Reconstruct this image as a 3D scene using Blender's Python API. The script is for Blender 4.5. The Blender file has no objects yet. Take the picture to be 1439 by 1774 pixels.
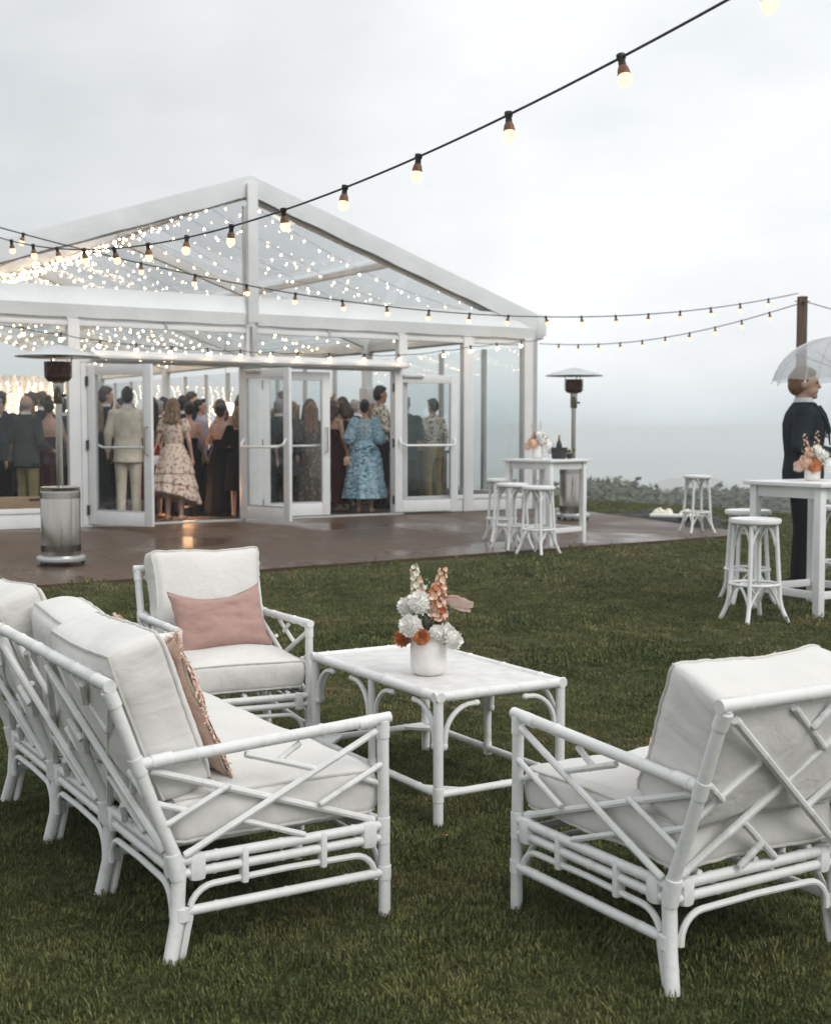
import bpy, bmesh, math, random
from mathutils import Vector, Matrix, Quaternion, noise

R = math.radians
random.seed(7)
SC = bpy.context.scene
COL = SC.collection

# ------------------------------------------------------------------ camera, sky, sun, exposure
cam_d = bpy.data.cameras.new("camera")
cam = bpy.data.objects.new("camera", cam_d)
COL.objects.link(cam)
cam.location = (0, 0, 1.38)
cam.rotation_euler = (R(90 - 3.56), 0, 0)
cam_d.sensor_fit = 'HORIZONTAL'
cam_d.sensor_width = 36
cam_d.lens = 2250 / 1439 * 36
cam_d.clip_start = 0.05
cam_d.clip_end = 20000
cam_d.dof.use_dof = True
cam_d.dof.focus_distance = 4.6
cam_d.dof.aperture_fstop = 6.5
SC.camera = cam

SUN_EL, SUN_AZ = 42, 130          # azimuth measured clockwise from +Y
world = bpy.data.worlds.new("World")
SC.world = world
world.use_nodes = True
wn, wl = world.node_tree.nodes, world.node_tree.links
wn.clear()
w_out = wn.new('ShaderNodeOutputWorld')
w_mix = wn.new('ShaderNodeMixShader')
w_mix.inputs[0].default_value = 0.10
b_sky = wn.new('ShaderNodeBackground'); b_sky.inputs[1].default_value = 0.08
b_cld = wn.new('ShaderNodeBackground'); b_cld.inputs[1].default_value = 1.0
sky = wn.new('ShaderNodeTexSky'); sky.sky_type = 'NISHITA'; sky.sun_disc = False
sky.sun_elevation = R(SUN_EL); sky.sun_rotation = R(SUN_AZ); sky.dust_density = 3
tc = wn.new('ShaderNodeTexCoord')
mp = wn.new('ShaderNodeMapping'); mp.inputs['Scale'].default_value = (1, 1, 2.2); mp.inputs['Location'].default_value = (1.35, 0.2, 0.3)
nz = wn.new('ShaderNodeTexNoise'); nz.inputs['Scale'].default_value = 2.6; nz.inputs['Detail'].default_value = 7; nz.inputs['Roughness'].default_value = 0.52
rp = wn.new('ShaderNodeValToRGB')
rp.color_ramp.elements[0].position = 0.38; rp.color_ramp.elements[0].color = (0.61, 0.632, 0.645, 1)
rp.color_ramp.elements[1].position = 0.62; rp.color_ramp.elements[1].color = (0.755, 0.77, 0.775, 1)
sep = wn.new('ShaderNodeSeparateXYZ')
zen = wn.new('ShaderNodeMapRange'); zen.interpolation_type = 'SMOOTHSTEP'; zen.inputs['From Min'].default_value = 0.22; zen.inputs['From Max'].default_value = 1.0
zen.inputs['To Min'].default_value = 1.0; zen.inputs['To Max'].default_value = 1.40
mul = wn.new('ShaderNodeMix'); mul.data_type = 'RGBA'; mul.blend_type = 'MULTIPLY'; mul.inputs[0].default_value = 1
wl.new(tc.outputs['Generated'], mp.inputs[0]); wl.new(mp.outputs[0], nz.inputs['Vector'])
wl.new(nz.outputs['Fac'], rp.inputs[0]); wl.new(tc.outputs['Generated'], sep.inputs[0])
wl.new(sep.outputs['Z'], zen.inputs['Value'])
wl.new(rp.outputs[0], mul.inputs[6]); wl.new(zen.outputs[0], mul.inputs[7])
# thinner, brighter cloud low ahead to the right
gl_d = wn.new('ShaderNodeVectorMath'); gl_d.operation = 'DOT_PRODUCT'
gl_d.inputs[1].default_value = (math.sin(R(14)) * math.cos(R(9)), math.cos(R(14)) * math.cos(R(9)), math.sin(R(9)))
gl_r = wn.new('ShaderNodeMapRange'); gl_r.interpolation_type = 'SMOOTHSTEP'
gl_r.inputs['From Min'].default_value = math.cos(R(22)); gl_r.inputs['From Max'].default_value = 1.0
gl_r.inputs['To Min'].default_value = 1.0; gl_r.inputs['To Max'].default_value = 1.24
gl_m = wn.new('ShaderNodeMix'); gl_m.data_type = 'RGBA'; gl_m.blend_type = 'MULTIPLY'; gl_m.inputs[0].default_value = 1
wl.new(tc.outputs['Generated'], gl_d.inputs[0]); wl.new(gl_d.outputs['Value'], gl_r.inputs['Value'])
wl.new(mul.outputs[2], gl_m.inputs[6]); wl.new(gl_r.outputs[0], gl_m.inputs[7])
# the cloud base greys towards the horizon
hzr = wn.new('ShaderNodeValToRGB'); hzr.color_ramp.interpolation = 'EASE'
hzr.color_ramp.elements[0].position = .0; hzr.color_ramp.elements[0].color = (.77, .815, .85, 1)
hzr.color_ramp.elements[1].position = .060; hzr.color_ramp.elements[1].color = (1, 1, 1, 1)
hzm = wn.new('ShaderNodeMix'); hzm.data_type = 'RGBA'; hzm.blend_type = 'MULTIPLY'; hzm.inputs[0].default_value = 1
wl.new(sep.outputs['Z'], hzr.inputs[0]); wl.new(gl_m.outputs[2], hzm.inputs[6]); wl.new(hzr.outputs[0], hzm.inputs[7])
wl.new(hzm.outputs[2], b_cld.inputs[0]); wl.new(sky.outputs[0], b_sky.inputs[0])
wl.new(b_cld.outputs[0], w_mix.inputs[1]); wl.new(b_sky.outputs[0], w_mix.inputs[2])
wl.new(w_mix.outputs[0], w_out.inputs[0])

sun_d = bpy.data.lights.new("sun", 'SUN')
sun_d.energy = 1.25; sun_d.angle = R(40); sun_d.color = (1, 0.97, 0.93)
sun = bpy.data.objects.new("sun", sun_d); COL.objects.link(sun)
_dir = Vector((math.sin(R(SUN_AZ)) * math.cos(R(SUN_EL)), math.cos(R(SUN_AZ)) * math.cos(R(SUN_EL)), math.sin(R(SUN_EL))))
sun.rotation_euler = _dir.to_track_quat('Z', 'Y').to_euler()

vs = SC.view_settings
vs.view_transform = 'Standard'; vs.look = 'None'; vs.exposure = 0.30; vs.gamma = 1.0; vs.use_curve_mapping = False
cy = SC.cycles
cy.use_denoising = True
cy.max_bounces = 8; cy.transparent_max_bounces = 24; cy.glossy_bounces = 3; cy.diffuse_bounces = 3; cy.volume_bounces = 4
cy.sample_clamp_indirect = 4.0
cy.caustics_reflective = False; cy.caustics_refractive = False

# ------------------------------------------------------------------ frame of the place
YAW = R(32.5)
G = Vector((math.cos(YAW), math.sin(YAW), 0))          # along the marquee front, to the right
D = Vector((-math.sin(YAW), math.cos(YAW), 0))         # into the marquee
C0 = Vector((1.80, 20.2, 0.18))                        # front right corner of the marquee floor


def T(u, v, z=0.0):
    return C0 + G * u + D * v + Vector((0, 0, z))


def deck_z(p):
    v = (Vector((p[0], p[1], 0)) - Vector((C0.x, C0.y, 0))).dot(D)
    return 0.18 + min(0.0, max(-4.9, v)) * 0.15 / 4.6


# ------------------------------------------------------------------ materials
MATS = {}


def nodes_of(name):
    m = bpy.data.materials.new(name)
    m.use_nodes = True
    MATS[name] = m
    nt = m.node_tree
    return m, nt.nodes, nt.links, nt.nodes['Principled BSDF']


def mat(name, col, rough=0.6, metal=0.0, var=0.12, scale=8.0, bump=0.0, bscale=60.0, spec=0.5, col2=None, lo=0.35, hi=0.65,
        sheen=0.0, detail=4, bdist=0.01, sub=0.0, coords='Object', stretch=None, rvar=0.0):
    m, n, l, b = nodes_of(name)
    b.inputs['Roughness'].default_value = rough
    b.inputs['Metallic'].default_value = metal
    b.inputs['Specular IOR Level'].default_value = spec
    if sheen:
        b.inputs['Sheen Weight'].default_value = sheen
    if sub:
        b.inputs['Subsurface Weight'].default_value = sub
        b.inputs['Subsurface Radius'].default_value = (0.02, 0.01, 0.006)
    t = n.new('ShaderNodeTexCoord')
    vec = t.outputs[coords]
    if stretch:
        mpg = n.new('ShaderNodeMapping'); mpg.inputs['Scale'].default_value = stretch
        l.new(vec, mpg.inputs[0]); vec = mpg.outputs[0]
    nz = n.new('ShaderNodeTexNoise'); nz.inputs['Scale'].default_value = scale; nz.inputs['Detail'].default_value = detail
    l.new(vec, nz.inputs['Vector'])
    rp = n.new('ShaderNodeValToRGB')
    c2 = col2 or tuple(min(1, c * (1 + var)) for c in col)
    c1 = col if col2 else tuple(c * (1 - var) for c in col)
    rp.color_ramp.elements[0].position = lo; rp.color_ramp.elements[0].color = (*c1, 1)
    rp.color_ramp.elements[1].position = hi; rp.color_ramp.elements[1].color = (*c2, 1)
    l.new(nz.outputs['Fac'], rp.inputs[0]); l.new(rp.outputs[0], b.inputs['Base Color'])
    if rvar:
        mr = n.new('ShaderNodeMapRange'); mr.inputs['From Min'].default_value = 0.35; mr.inputs['From Max'].default_value = 0.65
        mr.inputs['To Min'].default_value = max(0.02, rough - rvar); mr.inputs['To Max'].default_value = min(1, rough + rvar)
        l.new(nz.outputs['Fac'], mr.inputs[0]); l.new(mr.outputs[0], b.inputs['Roughness'])
    if bump:
        nb = n.new('ShaderNodeTexNoise'); nb.inputs['Scale'].default_value = bscale; nb.inputs['Detail'].default_value = 5
        l.new(vec, nb.inputs['Vector'])
        bp = n.new('ShaderNodeBump'); bp.inputs['Strength'].default_value = bump; bp.inputs['Distance'].default_value = bdist
        l.new(nb.outputs['Fac'], bp.inputs['Height']); l.new(bp.outputs[0], b.inputs['Normal'])
    return m


def fabric_mat(name, col, wr=0.35, weave=0.25, wscale=9, rough=0.92, var=0.05):
    """soft cloth: creases at hand scale plus a fine weave"""
    m, n, l, b = nodes_of(name)
    b.inputs['Roughness'].default_value = rough; b.inputs['Specular IOR Level'].default_value = 0.2
    b.inputs['Sheen Weight'].default_value = 0.15
    t = n.new('ShaderNodeTexCoord')
    a = n.new('ShaderNodeTexNoise'); a.inputs['Scale'].default_value = wscale; a.inputs['Detail'].default_value = 3; a.inputs['Distortion'].default_value = 0.4
    mg = n.new('ShaderNodeMapping'); mg.inputs['Scale'].default_value = (1, 1, 0.55)
    l.new(t.outputs['Object'], mg.inputs[0]); l.new(mg.outputs[0], a.inputs['Vector'])
    w = n.new('ShaderNodeTexNoise'); w.inputs['Scale'].default_value = 320; w.inputs['Detail'].default_value = 2
    l.new(t.outputs['Object'], w.inputs['Vector'])
    b1 = n.new('ShaderNodeBump'); b1.inputs['Strength'].default_value = wr; b1.inputs['Distance'].default_value = 0.026
    b2 = n.new('ShaderNodeBump'); b2.inputs['Strength'].default_value = weave; b2.inputs['Distance'].default_value = 0.002
    l.new(a.outputs['Fac'], b1.inputs['Height']); l.new(w.outputs['Fac'], b2.inputs['Height'])
    l.new(b1.outputs[0], b2.inputs['Normal']); l.new(b2.outputs[0], b.inputs['Normal'])
    nz = n.new('ShaderNodeTexNoise'); nz.inputs['Scale'].default_value = 3.5; nz.inputs['Detail'].default_value = 6
    l.new(t.outputs['Object'], nz.inputs['Vector'])
    rp = n.new('ShaderNodeValToRGB')
    rp.color_ramp.elements[0].position = .3; rp.color_ramp.elements[0].color = (*[c * (1 - var) for c in col], 1)
    rp.color_ramp.elements[1].position = .7; rp.color_ramp.elements[1].color = (*[min(1, c * (1 + var)) for c in col], 1)
    l.new(nz.outputs['Fac'], rp.inputs[0]); l.new(rp.outputs[0], b.inputs['Base Color'])
    return m


def emit_mat(name, col, strength, sample=True):
    m = bpy.data.materials.new(name); m.use_nodes = True; MATS[name] = m
    n, l = m.node_tree.nodes, m.node_tree.links
    n.remove(n['Principled BSDF'])
    e = n.new('ShaderNodeEmission'); e.inputs[0].default_value = (*col, 1); e.inputs[1].default_value = strength
    l.new(e.outputs[0], n['Material Output'].inputs[0])
    if not sample:
        m.cycles.emission_sampling = 'NONE'
    return m


def clear_mat(name, tint, f0=0.04, haze=0.0, rough=0.0, hazecol=(0.9, 0.92, 0.93), wob=0.0):
    """thin clear sheet: see-through with a Schlick reflection, optionally milky"""
    m = bpy.data.materials.new(name); m.use_nodes = True; MATS[name] = m
    n, l = m.node_tree.nodes, m.node_tree.links
    n.remove(n['Principled BSDF'])
    tr = n.new('ShaderNodeBsdfTransparent'); tr.inputs[0].default_value = (*tint, 1)
    gl = n.new('ShaderNodeBsdfGlossy'); gl.inputs['Roughness'].default_value = rough
    lw = n.new('ShaderNodeLayerWeight'); lw.inputs[0].default_value = 0.5
    pw = n.new('ShaderNodeMath'); pw.operation = 'POWER'; pw.inputs[1].default_value = 5
    ma = n.new('ShaderNodeMath'); ma.operation = 'MULTIPLY_ADD'; ma.inputs[1].default_value = 1 - f0; ma.inputs[2].default_value = f0
    l.new(lw.outputs['Facing'], pw.inputs[0]); l.new(pw.outputs[0], ma.inputs[0])
    base = tr.outputs[0]
    if haze:
        df = n.new('ShaderNodeBsdfDiffuse'); df.inputs[0].default_value = (*hazecol, 1)
        tl = n.new('ShaderNodeBsdfTranslucent'); tl.inputs[0].default_value = (*hazecol, 1)
        h1 = n.new('ShaderNodeMixShader'); h1.inputs[0].default_value = 0.6
        l.new(df.outputs[0], h1.inputs[1]); l.new(tl.outputs[0], h1.inputs[2])
        h2 = n.new('ShaderNodeMixShader'); h2.inputs[0].default_value = haze
        l.new(tr.outputs[0], h2.inputs[1]); l.new(h1.outputs[0], h2.inputs[2]); base = h2.outputs[0]
    if wob:
        t = n.new('ShaderNodeTexCoord'); nz = n.new('ShaderNodeTexNoise'); nz.inputs['Scale'].default_value = 1.3
        l.new(t.outputs['Object'], nz.inputs['Vector'])
        bp = n.new('ShaderNodeBump'); bp.inputs['Strength'].default_value = wob; bp.inputs['Distance'].default_value = 0.1
        l.new(nz.outputs['Fac'], bp.inputs['Height']); l.new(bp.outputs[0], gl.inputs['Normal'])
    mx = n.new('ShaderNodeMixShader')
    l.new(ma.outputs[0], mx.inputs[0]); l.new(base, mx.inputs[1]); l.new(gl.outputs[0], mx.inputs[2])
    l.new(mx.outputs[0], n['Material Output'].inputs[0])
    return m


M = MATS
mat('rattan', (0.73, 0.735, 0.725), 0.5, scale=22, col2=(0.60, 0.585, 0.545), lo=0.55, hi=0.78, detail=8, bump=0.35, bscale=60, bdist=0.004, rvar=0.1)
mat('wrap', (0.76, 0.765, 0.755), 0.5, var=0.05, scale=30, bump=0.3, bscale=120, bdist=0.003)
fabric_mat('canvas', (0.665, 0.652, 0.625), wr=0.38, wscale=12)
mat('piping', (0.58, 0.565, 0.53), 0.9, var=0.05, scale=30)
fabric_mat('pink_linen', (0.39, 0.245, 0.212), wr=0.9, wscale=9)
fabric_mat('cream_linen', (0.72, 0.62, 0.52), wr=0.4)
fabric_mat('peach_velvet', (0.76, 0.54, 0.44), wr=0.6, wscale=22)
mat('white_paint', (0.78, 0.785, 0.78), 0.4, var=0.04, scale=6, bump=0.08, bscale=30, bdist=0.003)
mat('frame_white', (0.70, 0.71, 0.715), 0.45, var=0.05, scale=2.5, bump=0.05, bscale=12)
mat('frame_grey', (0.42, 0.43, 0.43), 0.4, metal=0.4, var=0.08, scale=3)
mat('vinyl_white', (0.71, 0.735, 0.745), 0.5, var=0.045, scale=1.4, bump=0.35, bscale=3.2, bdist=0.05)
mat('lining', (0.56, 0.52, 0.48), 0.8, var=0.06, scale=3)
mat('ceramic', (0.77, 0.74, 0.71), 0.55, var=0.05, scale=20, bump=0.15, bscale=90, bdist=0.002)
mat('steel', (0.46, 0.43, 0.40), 0.13, metal=1, var=0.06, scale=4, stretch=(1, 1, 0.1), rvar=0.06)
mat('dark_metal', (0.05, 0.045, 0.04), 0.45, metal=0.6, var=0.2)
mat('burner', (0.11, 0.045, 0.03), 0.5, metal=0.7, var=0.3, scale=20)
mat('black_plastic', (0.018, 0.017, 0.016), 0.45, var=0.2)
mat('socket_bulb_glow', (0.15, 0.055, 0.022), 0.45, var=0.25, scale=30)  # bulb glow through the socket, put into its amber-brown base colour
mat('wood_pole', (0.10, 0.058, 0.034), 0.8, var=0.3, scale=6, stretch=(6, 6, 0.6), bump=0.3, bscale=20)
mat('floor_carpet', (0.045, 0.032, 0.026), 0.9, var=0.25, scale=6)
mat('cardboard', (0.36, 0.24, 0.15), 0.85, var=0.08, scale=5)
mat('tarp', (0.018, 0.019, 0.018), 0.6, var=0.3, scale=8, bump=0.4, bscale=12)
mat('stem', (0.10, 0.13, 0.06), 0.7, var=0.25, scale=30)
mat('sage_leaf', (0.19, 0.225, 0.19), 0.7, var=0.25, scale=30)
mat('petal_white', (0.90, 0.885, 0.84), 0.7, var=0.04, scale=30, sub=0.5)
mat('petal_peach', (0.77, 0.53, 0.40), 0.7, var=0.12, scale=40, sub=0.4)
mat('petal_orange', (0.58, 0.235, 0.10), 0.7, var=0.2, scale=40, sub=0.4)
mat('petal_red', (0.52, 0.115, 0.05), 0.7, var=0.2, scale=40)
mat('petal_blush', (0.78, 0.60, 0.53), 0.65, var=0.07, scale=25, sub=0.4)
mat('petal_cream', (0.74, 0.73, 0.60), 0.7, var=0.08, scale=30)
mat('bottle_glass', (0.012, 0.02, 0.012), 0.12, var=0.1)
mat('gold_foil', (0.55, 0.42, 0.2), 0.35, metal=0.8, var=0.1)
clear_mat('glass', (0.93, 0.945, 0.945), f0=0.03)
clear_mat('roof_film', (0.80, 0.825, 0.84), f0=0.03, haze=0.10, wob=0.15)
clear_mat('umbrella_film', (0.86, 0.87, 0.885), f0=0.05, haze=0.34, rough=0.1)
emit_mat('bulb_lit', (1.0, 0.66, 0.36), 22.0)
emit_mat('bulb_small', (1.0, 0.76, 0.46), 1.45)
emit_mat('fairy', (1.0, 0.66, 0.35), 38.0)
emit_mat('lantern', (1.0, 0.86, 0.68), 2.2)
mat('skin', (0.50, 0.31, 0.235), 0.55, var=0.08, scale=12, sub=0.08)
mat('skin_tan', (0.40, 0.235, 0.165), 0.55, var=0.08, scale=12, sub=0.08)
mat('hair_black', (0.012, 0.010, 0.009), 0.5, var=0.3, scale=30, bump=0.5, bscale=40, stretch=(4, 4, 1))
mat('hair_brown', (0.055, 0.032, 0.02), 0.5, var=0.3, scale=30, bump=0.5, bscale=40, stretch=(4, 4, 1))
mat('hair_blond', (0.30, 0.20, 0.11), 0.5, scale=14, col2=(0.10, 0.06, 0.033), bump=0.5, bscale=40, stretch=(4, 4, 1))
mat('hair_sandy', (0.20, 0.105, 0.055), 0.5, var=0.3, scale=30, bump=0.5, bscale=40, stretch=(4, 4, 1))
mat('hair_grey', (0.27, 0.25, 0.235), 0.55, var=0.3, scale=30, bump=0.5, bscale=40)
mat('eye_dark', (0.02, 0.015, 0.012), 0.2)
mat('lips', (0.38, 0.15, 0.12), 0.5)
for nm, c in dict(suit_black=(0.010, 0.011, 0.014), suit_navy=(0.019, 0.025, 0.033), suit_cream=(0.62, 0.55, 0.46), suit_green=(0.036, 0.044, 0.038),
                  suit_teal=(0.028, 0.040, 0.046), khaki=(0.27, 0.21, 0.11), maroon=(0.055, 0.010, 0.013), black_cloth=(0.008, 0.008, 0.012),
                  olive=(0.17, 0.14, 0.085), red_cloth=(0.34, 0.045, 0.025), lilac=(0.42, 0.38, 0.47), shirt=(0.72, 0.73, 0.74), rust=(0.38, 0.13, 0.07),
                  shoe_dark=(0.015, 0.012, 0.01), nude=(0.55, 0.36, 0.24), white_bag=(0.72, 0.69, 0.64)).items():
    mat(nm, c, 0.85, var=0.14, scale=9, bump=0.3, bscale=14, bdist=0.02, spec=0.12)
mat('floral', (0.60, 0.50, 0.41), 0.85, scale=22, col2=(0.30, 0.13, 0.10), lo=0.52, hi=0.62, bump=0.3, bscale=14, bdist=0.02)
mat('floral_dark', (0.07, 0.055, 0.045), 0.85, scale=24, col2=(0.28, 0.22, 0.16), lo=0.55, hi=0.63)
mat('floral_shirt', (0.62, 0.56, 0.48), 0.85, scale=26, col2=(0.10, 0.075, 0.055), lo=0.5, hi=0.58)
mat('blue_ruffle', (0.19, 0.32, 0.40), 0.9, scale=28, col2=(0.35, 0.50, 0.57), lo=0.4, hi=0.6, bump=0.6, bscale=40, bdist=0.02)


# ------------------------------------------------------------------ mesh helpers
class MB:
    def __init__(s):
        s.v = []; s.f = []

    def add(s, vs, fs):
        o = len(s.v); s.v += [tuple(p) for p in vs]; s.f += [tuple(i + o for i in f) for f in fs]

    def box(s, c, size, rot=None, bev=0.0):
        hx, hy, hz = size[0] / 2, size[1] / 2, size[2] / 2
        c = Vector(c)
        if bev <= 0:
            vs = [Vector((x * hx, y * hy, z * hz)) for x in (-1, 1) for y in (-1, 1) for z in (-1, 1)]
            fs = [(0, 1, 3, 2), (4, 6, 7, 5), (0, 4, 5, 1), (2, 3, 7, 6), (0, 2, 6, 4), (1, 5, 7, 3)]
        else:
            bm = bmesh.new(); bmesh.ops.create_cube(bm, size=1)
            for q in bm.verts: q.co = Vector((q.co.x * size[0], q.co.y * size[1], q.co.z * size[2]))
            bmesh.ops.bevel(bm, geom=bm.edges[:], offset=min(bev, min(size) * 0.45), segments=2, profile=0.6, affect='EDGES')
            bm.verts.index_update()
            vs = [q.co.copy() for q in bm.verts]; fs = [tuple(q.index for q in f.verts) for f in bm.faces]; bm.free()
        if rot is not None:
            vs = [rot @ p for p in vs]
        s.add([p + c for p in vs], fs)
        return s

    def tube(s, pts, r, n=8, caps=True, flat=None):
        pts = [Vector(p) for p in pts]
        k = len(pts)
        rs = r if isinstance(r, (list, tuple)) else [r] * k
        tang = []
        for i in range(k):
            a = pts[max(0, i - 1)]; b = pts[min(k - 1, i + 1)]
            t = (b - a)
            tang.append(t.normalized() if t.length > 1e-9 else Vector((0, 0, 1)))
        ref = Vector((0, 0, 1)) if abs(tang[0].z) < 0.9 else Vector((1, 0, 0))
        nrm = (ref - tang[0] * ref.dot(tang[0])).normalized()
        vs = []; fs = []
        for i in range(k):
            if i:
                nrm = nrm - tang[i] * nrm.dot(tang[i])
                nrm = nrm.normalized() if nrm.length > 1e-6 else Vector((1, 0, 0))
            bi = tang[i].cross(nrm)
            for j in range(n):
                a = 2 * math.pi * j / n
                vs.append(pts[i] + nrm * (math.cos(a) * rs[i]) + bi * (math.sin(a) * rs[i] * (flat or 1)))
        for i in range(k - 1):
            for j in range(n):
                a = i * n + j; b = i * n + (j + 1) % n
                fs.append((a, b, b + n, a + n))
        if caps:
            fs.append(tuple(range(n - 1, -1, -1))); fs.append(tuple((k - 1) * n + j for j in range(n)))
        s.add(vs, fs); return s

    def rings(s, rg, n=18, caps=True, fn=None):
        """rg: (cx,cy,cz,rx,ry) stacked"""
        vs = []; fs = []
        for i, q in enumerate(rg):
            for j in range(n):
                a = 2 * math.pi * j / n
                k = fn(i / (len(rg) - 1), a) if fn else 1.0
                vs.append((q[0] + math.cos(a) * q[3] * k, q[1] + math.sin(a) * q[4] * k, q[2]))
        for i in range(len(rg) - 1):
            for j in range(n):
                a = i * n + j; b = i * n + (j + 1) % n
                fs.append((a, b, b + n, a + n))
        if caps:
            fs.append(tuple(range(n - 1, -1, -1))); fs.append(tuple((len(rg) - 1) * n + j for j in range(n)))
        s.add(vs, fs); return s

    def lathe(s, prof, n=24, c=(0, 0, 0), caps=True):
        return s.rings([(c[0], c[1], c[2] + z, r, r) for r, z in prof], n, caps)

    def ell(s, c, r, n=12, m=8, rot=None):
        vs = []; fs = []
        c = Vector(c)
        for i in range(m + 1):
            th = math.pi * i / m
            for j in range(n):
                a = 2 * math.pi * j / n
                p = Vector((math.sin(th) * math.cos(a) * r[0], math.sin(th) * math.sin(a) * r[1], math.cos(th) * r[2]))
                if rot is not None: p = rot @ p
                vs.append(c + p)
        for i in range(m):
            for j in range(n):
                a = i * n + j; b = i * n + (j + 1) % n
                fs.append((a, a + n, b + n, b))
        s.add(vs, fs); return s

    def cap(s, p0, p1, r0, r1, n=10):
        """tapered capsule"""
        p0, p1 = Vector(p0), Vector(p1)
        ax = p1 - p0
        if ax.length < 1e-6: return s.ell(p0, (r0, r0, r0))
        ax.normalize()
        pts = []; rs = []
        for a in (85, 55, 25): pts.append(p0 - ax * r0 * math.sin(R(a))); rs.append(r0 * math.cos(R(a)))
        for t in (0, 0.5, 1): pts.append(p0.lerp(p1, t)); rs.append(r0 + (r1 - r0) * t)
        for a in (25, 55, 85): pts.append(p1 + ax * r1 * math.sin(R(a))); rs.append(r1 * math.cos(R(a)))
        return s.tube(pts, rs, n)

    def xf(s, mx):
        s.v = [tuple(mx @ Vector(p)) for p in s.v]; return s

    def mesh(s, name, smooth=True):
        me = bpy.data.meshes.new(name)
        me.from_pydata(s.v, [], s.f); me.validate(); me.update()
        if smooth:
            me.polygons.foreach_set('use_smooth', [True] * len(me.polygons))
            try: me.set_sharp_from_angle(angle=R(40))
            except Exception: pass
        return me

    def build(s, name, m, parent=None, smooth=True, loc=None):
        return link(name, s.mesh(name, smooth), m, parent, loc)


def link(name, me, m=None, parent=None, loc=None):
    o = bpy.data.objects.new(name, me)
    COL.objects.link(o)
    if m is not None and me is not None:
        mm = M[m] if isinstance(m, str) else m
        if len(me.materials) == 0: me.materials.append(mm)
        elif me.materials[0] != mm:
            o.material_slots[0].link = 'OBJECT'; o.material_slots[0].material = mm
    if parent: o.parent = parent
    if loc is not None: o.location = loc
    return o


def tag(o, label, cat=None, group=None, kind=None):
    if label: o['label'] = label
    if cat: o['category'] = cat
    if group: o['group'] = group
    if kind: o['kind'] = kind
    return o


def thing(name, label, cat, loc=(0, 0, 0), rz=0.0, group=None):
    o = bpy.data.objects.new(name, None)
    o.empty_display_size = 0.1
    COL.objects.link(o)
    o.location = loc; o.rotation_euler = (0, 0, rz)
    return tag(o, label, cat, group)


def copy_tree(o, parent=None):
    c = o.copy(); COL.objects.link(c); c.parent = parent
    for ch in list(o.children): copy_tree(ch, c)
    return c


def remesh(mb, voxel, smooth=6):
    me = mb.mesh('tmp', False)
    o = bpy.data.objects.new('tmp', me); COL.objects.link(o)
    md = o.modifiers.new('r', 'REMESH'); md.mode = 'VOXEL'; md.voxel_size = voxel; md.use_smooth_shade = True
    if smooth:
        sm = o.modifiers.new('s', 'SMOOTH'); sm.factor = 0.5; sm.iterations = smooth
    dg = bpy.context.evaluated_depsgraph_get()
    out = bpy.data.meshes.new_from_object(o.evaluated_get(dg))
    bpy.data.objects.remove(o); bpy.data.meshes.remove(me)
    out.materials.clear()
    return out


def lerp(a, b, t):
    return a + (b - a) * t


def cane(mb, p0, p1, r, n=9, nodes=2, sag=0.0):
    """straight bamboo cane with slight swollen nodes"""
    p0, p1 = Vector(p0), Vector(p1)
    ln = (p1 - p0).length
    pts = []; rs = []
    stops = [0.0]
    for i in range(nodes):
        t = (i + 0.5) / nodes + random.uniform(-.1, .1) / nodes
        e = 0.006 / max(ln, .05)
        stops += [t - e, t, t + e]
    stops.append(1.0)
    for i, t in enumerate(stops):
        pts.append(p0.lerp(p1, t)); rs.append(r * (1.15 if (i % 3 == 2 and 0 < i < len(stops) - 1) else 1.0))
    return mb.tube(pts, rs, n)


def binding(mb, p0, p1, r, turns=7):
    p0, p1 = Vector(p0), Vector(p1)
    pts = []; rs = []
    for i in range(turns * 2 + 1):
        pts.append(p0.lerp(p1, i / (turns * 2))); rs.append(r * (.965 if i % 2 else 0.93))
    return mb.tube(pts, rs, 10)


def bind(parent, p0, p1, r, turns=7):
    mb = MB(); binding(mb, p0, p1, r, turns); return mb.build('binding', 'wrap', parent)


# ================================================================== THE SETTING
# ------------------------------------------------------------------ ground: lawn, hillside, far land in one sheet
CREST = 4.4


def ground_z(x, y):
    p = Vector((x, y, 0)) - Vector((C0.x, C0.y, 0))
    u = p.dot(G); v = p.dot(D)
    s = max(0.0, u - CREST)
    z = -0.11 * s - 3.5 * (1 - math.exp(-s / 14)) * s / (s + 1.0)
    dist = math.hypot(x, y)
    hill = max(0.0, min(1.0, (dist - 650) / 700))
    z = max(z, -70 + 6 * noise.noise(Vector((x * .004, y * .004, 0))) + hill * (26 + 34 * noise.noise(Vector((x * .0016, y * .0021, 5))) + 12 * noise.noise(Vector((x * .006, y * .006, 2)))))
    # the land also falls away beyond the end of the marquee
    s2 = max(0.0, v - 32)
    z -= 0.22 * (math.sqrt(s2 * s2 + 36) - 6) if z > -40 else 0
    z = max(z, -78)
    if s > 6: z += 0.5 * noise.noise(Vector((x * .06, y * .06, 3)))
    return z


def axis(lim, step):
    a = [0.0]; st = step
    while a[-1] < lim:
        a.append(a[-1] + st)
        if a[-1] > 34: st = min(st * 1.22, 60 if a[-1] < 2600 else 1e9)
    return a


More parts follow.
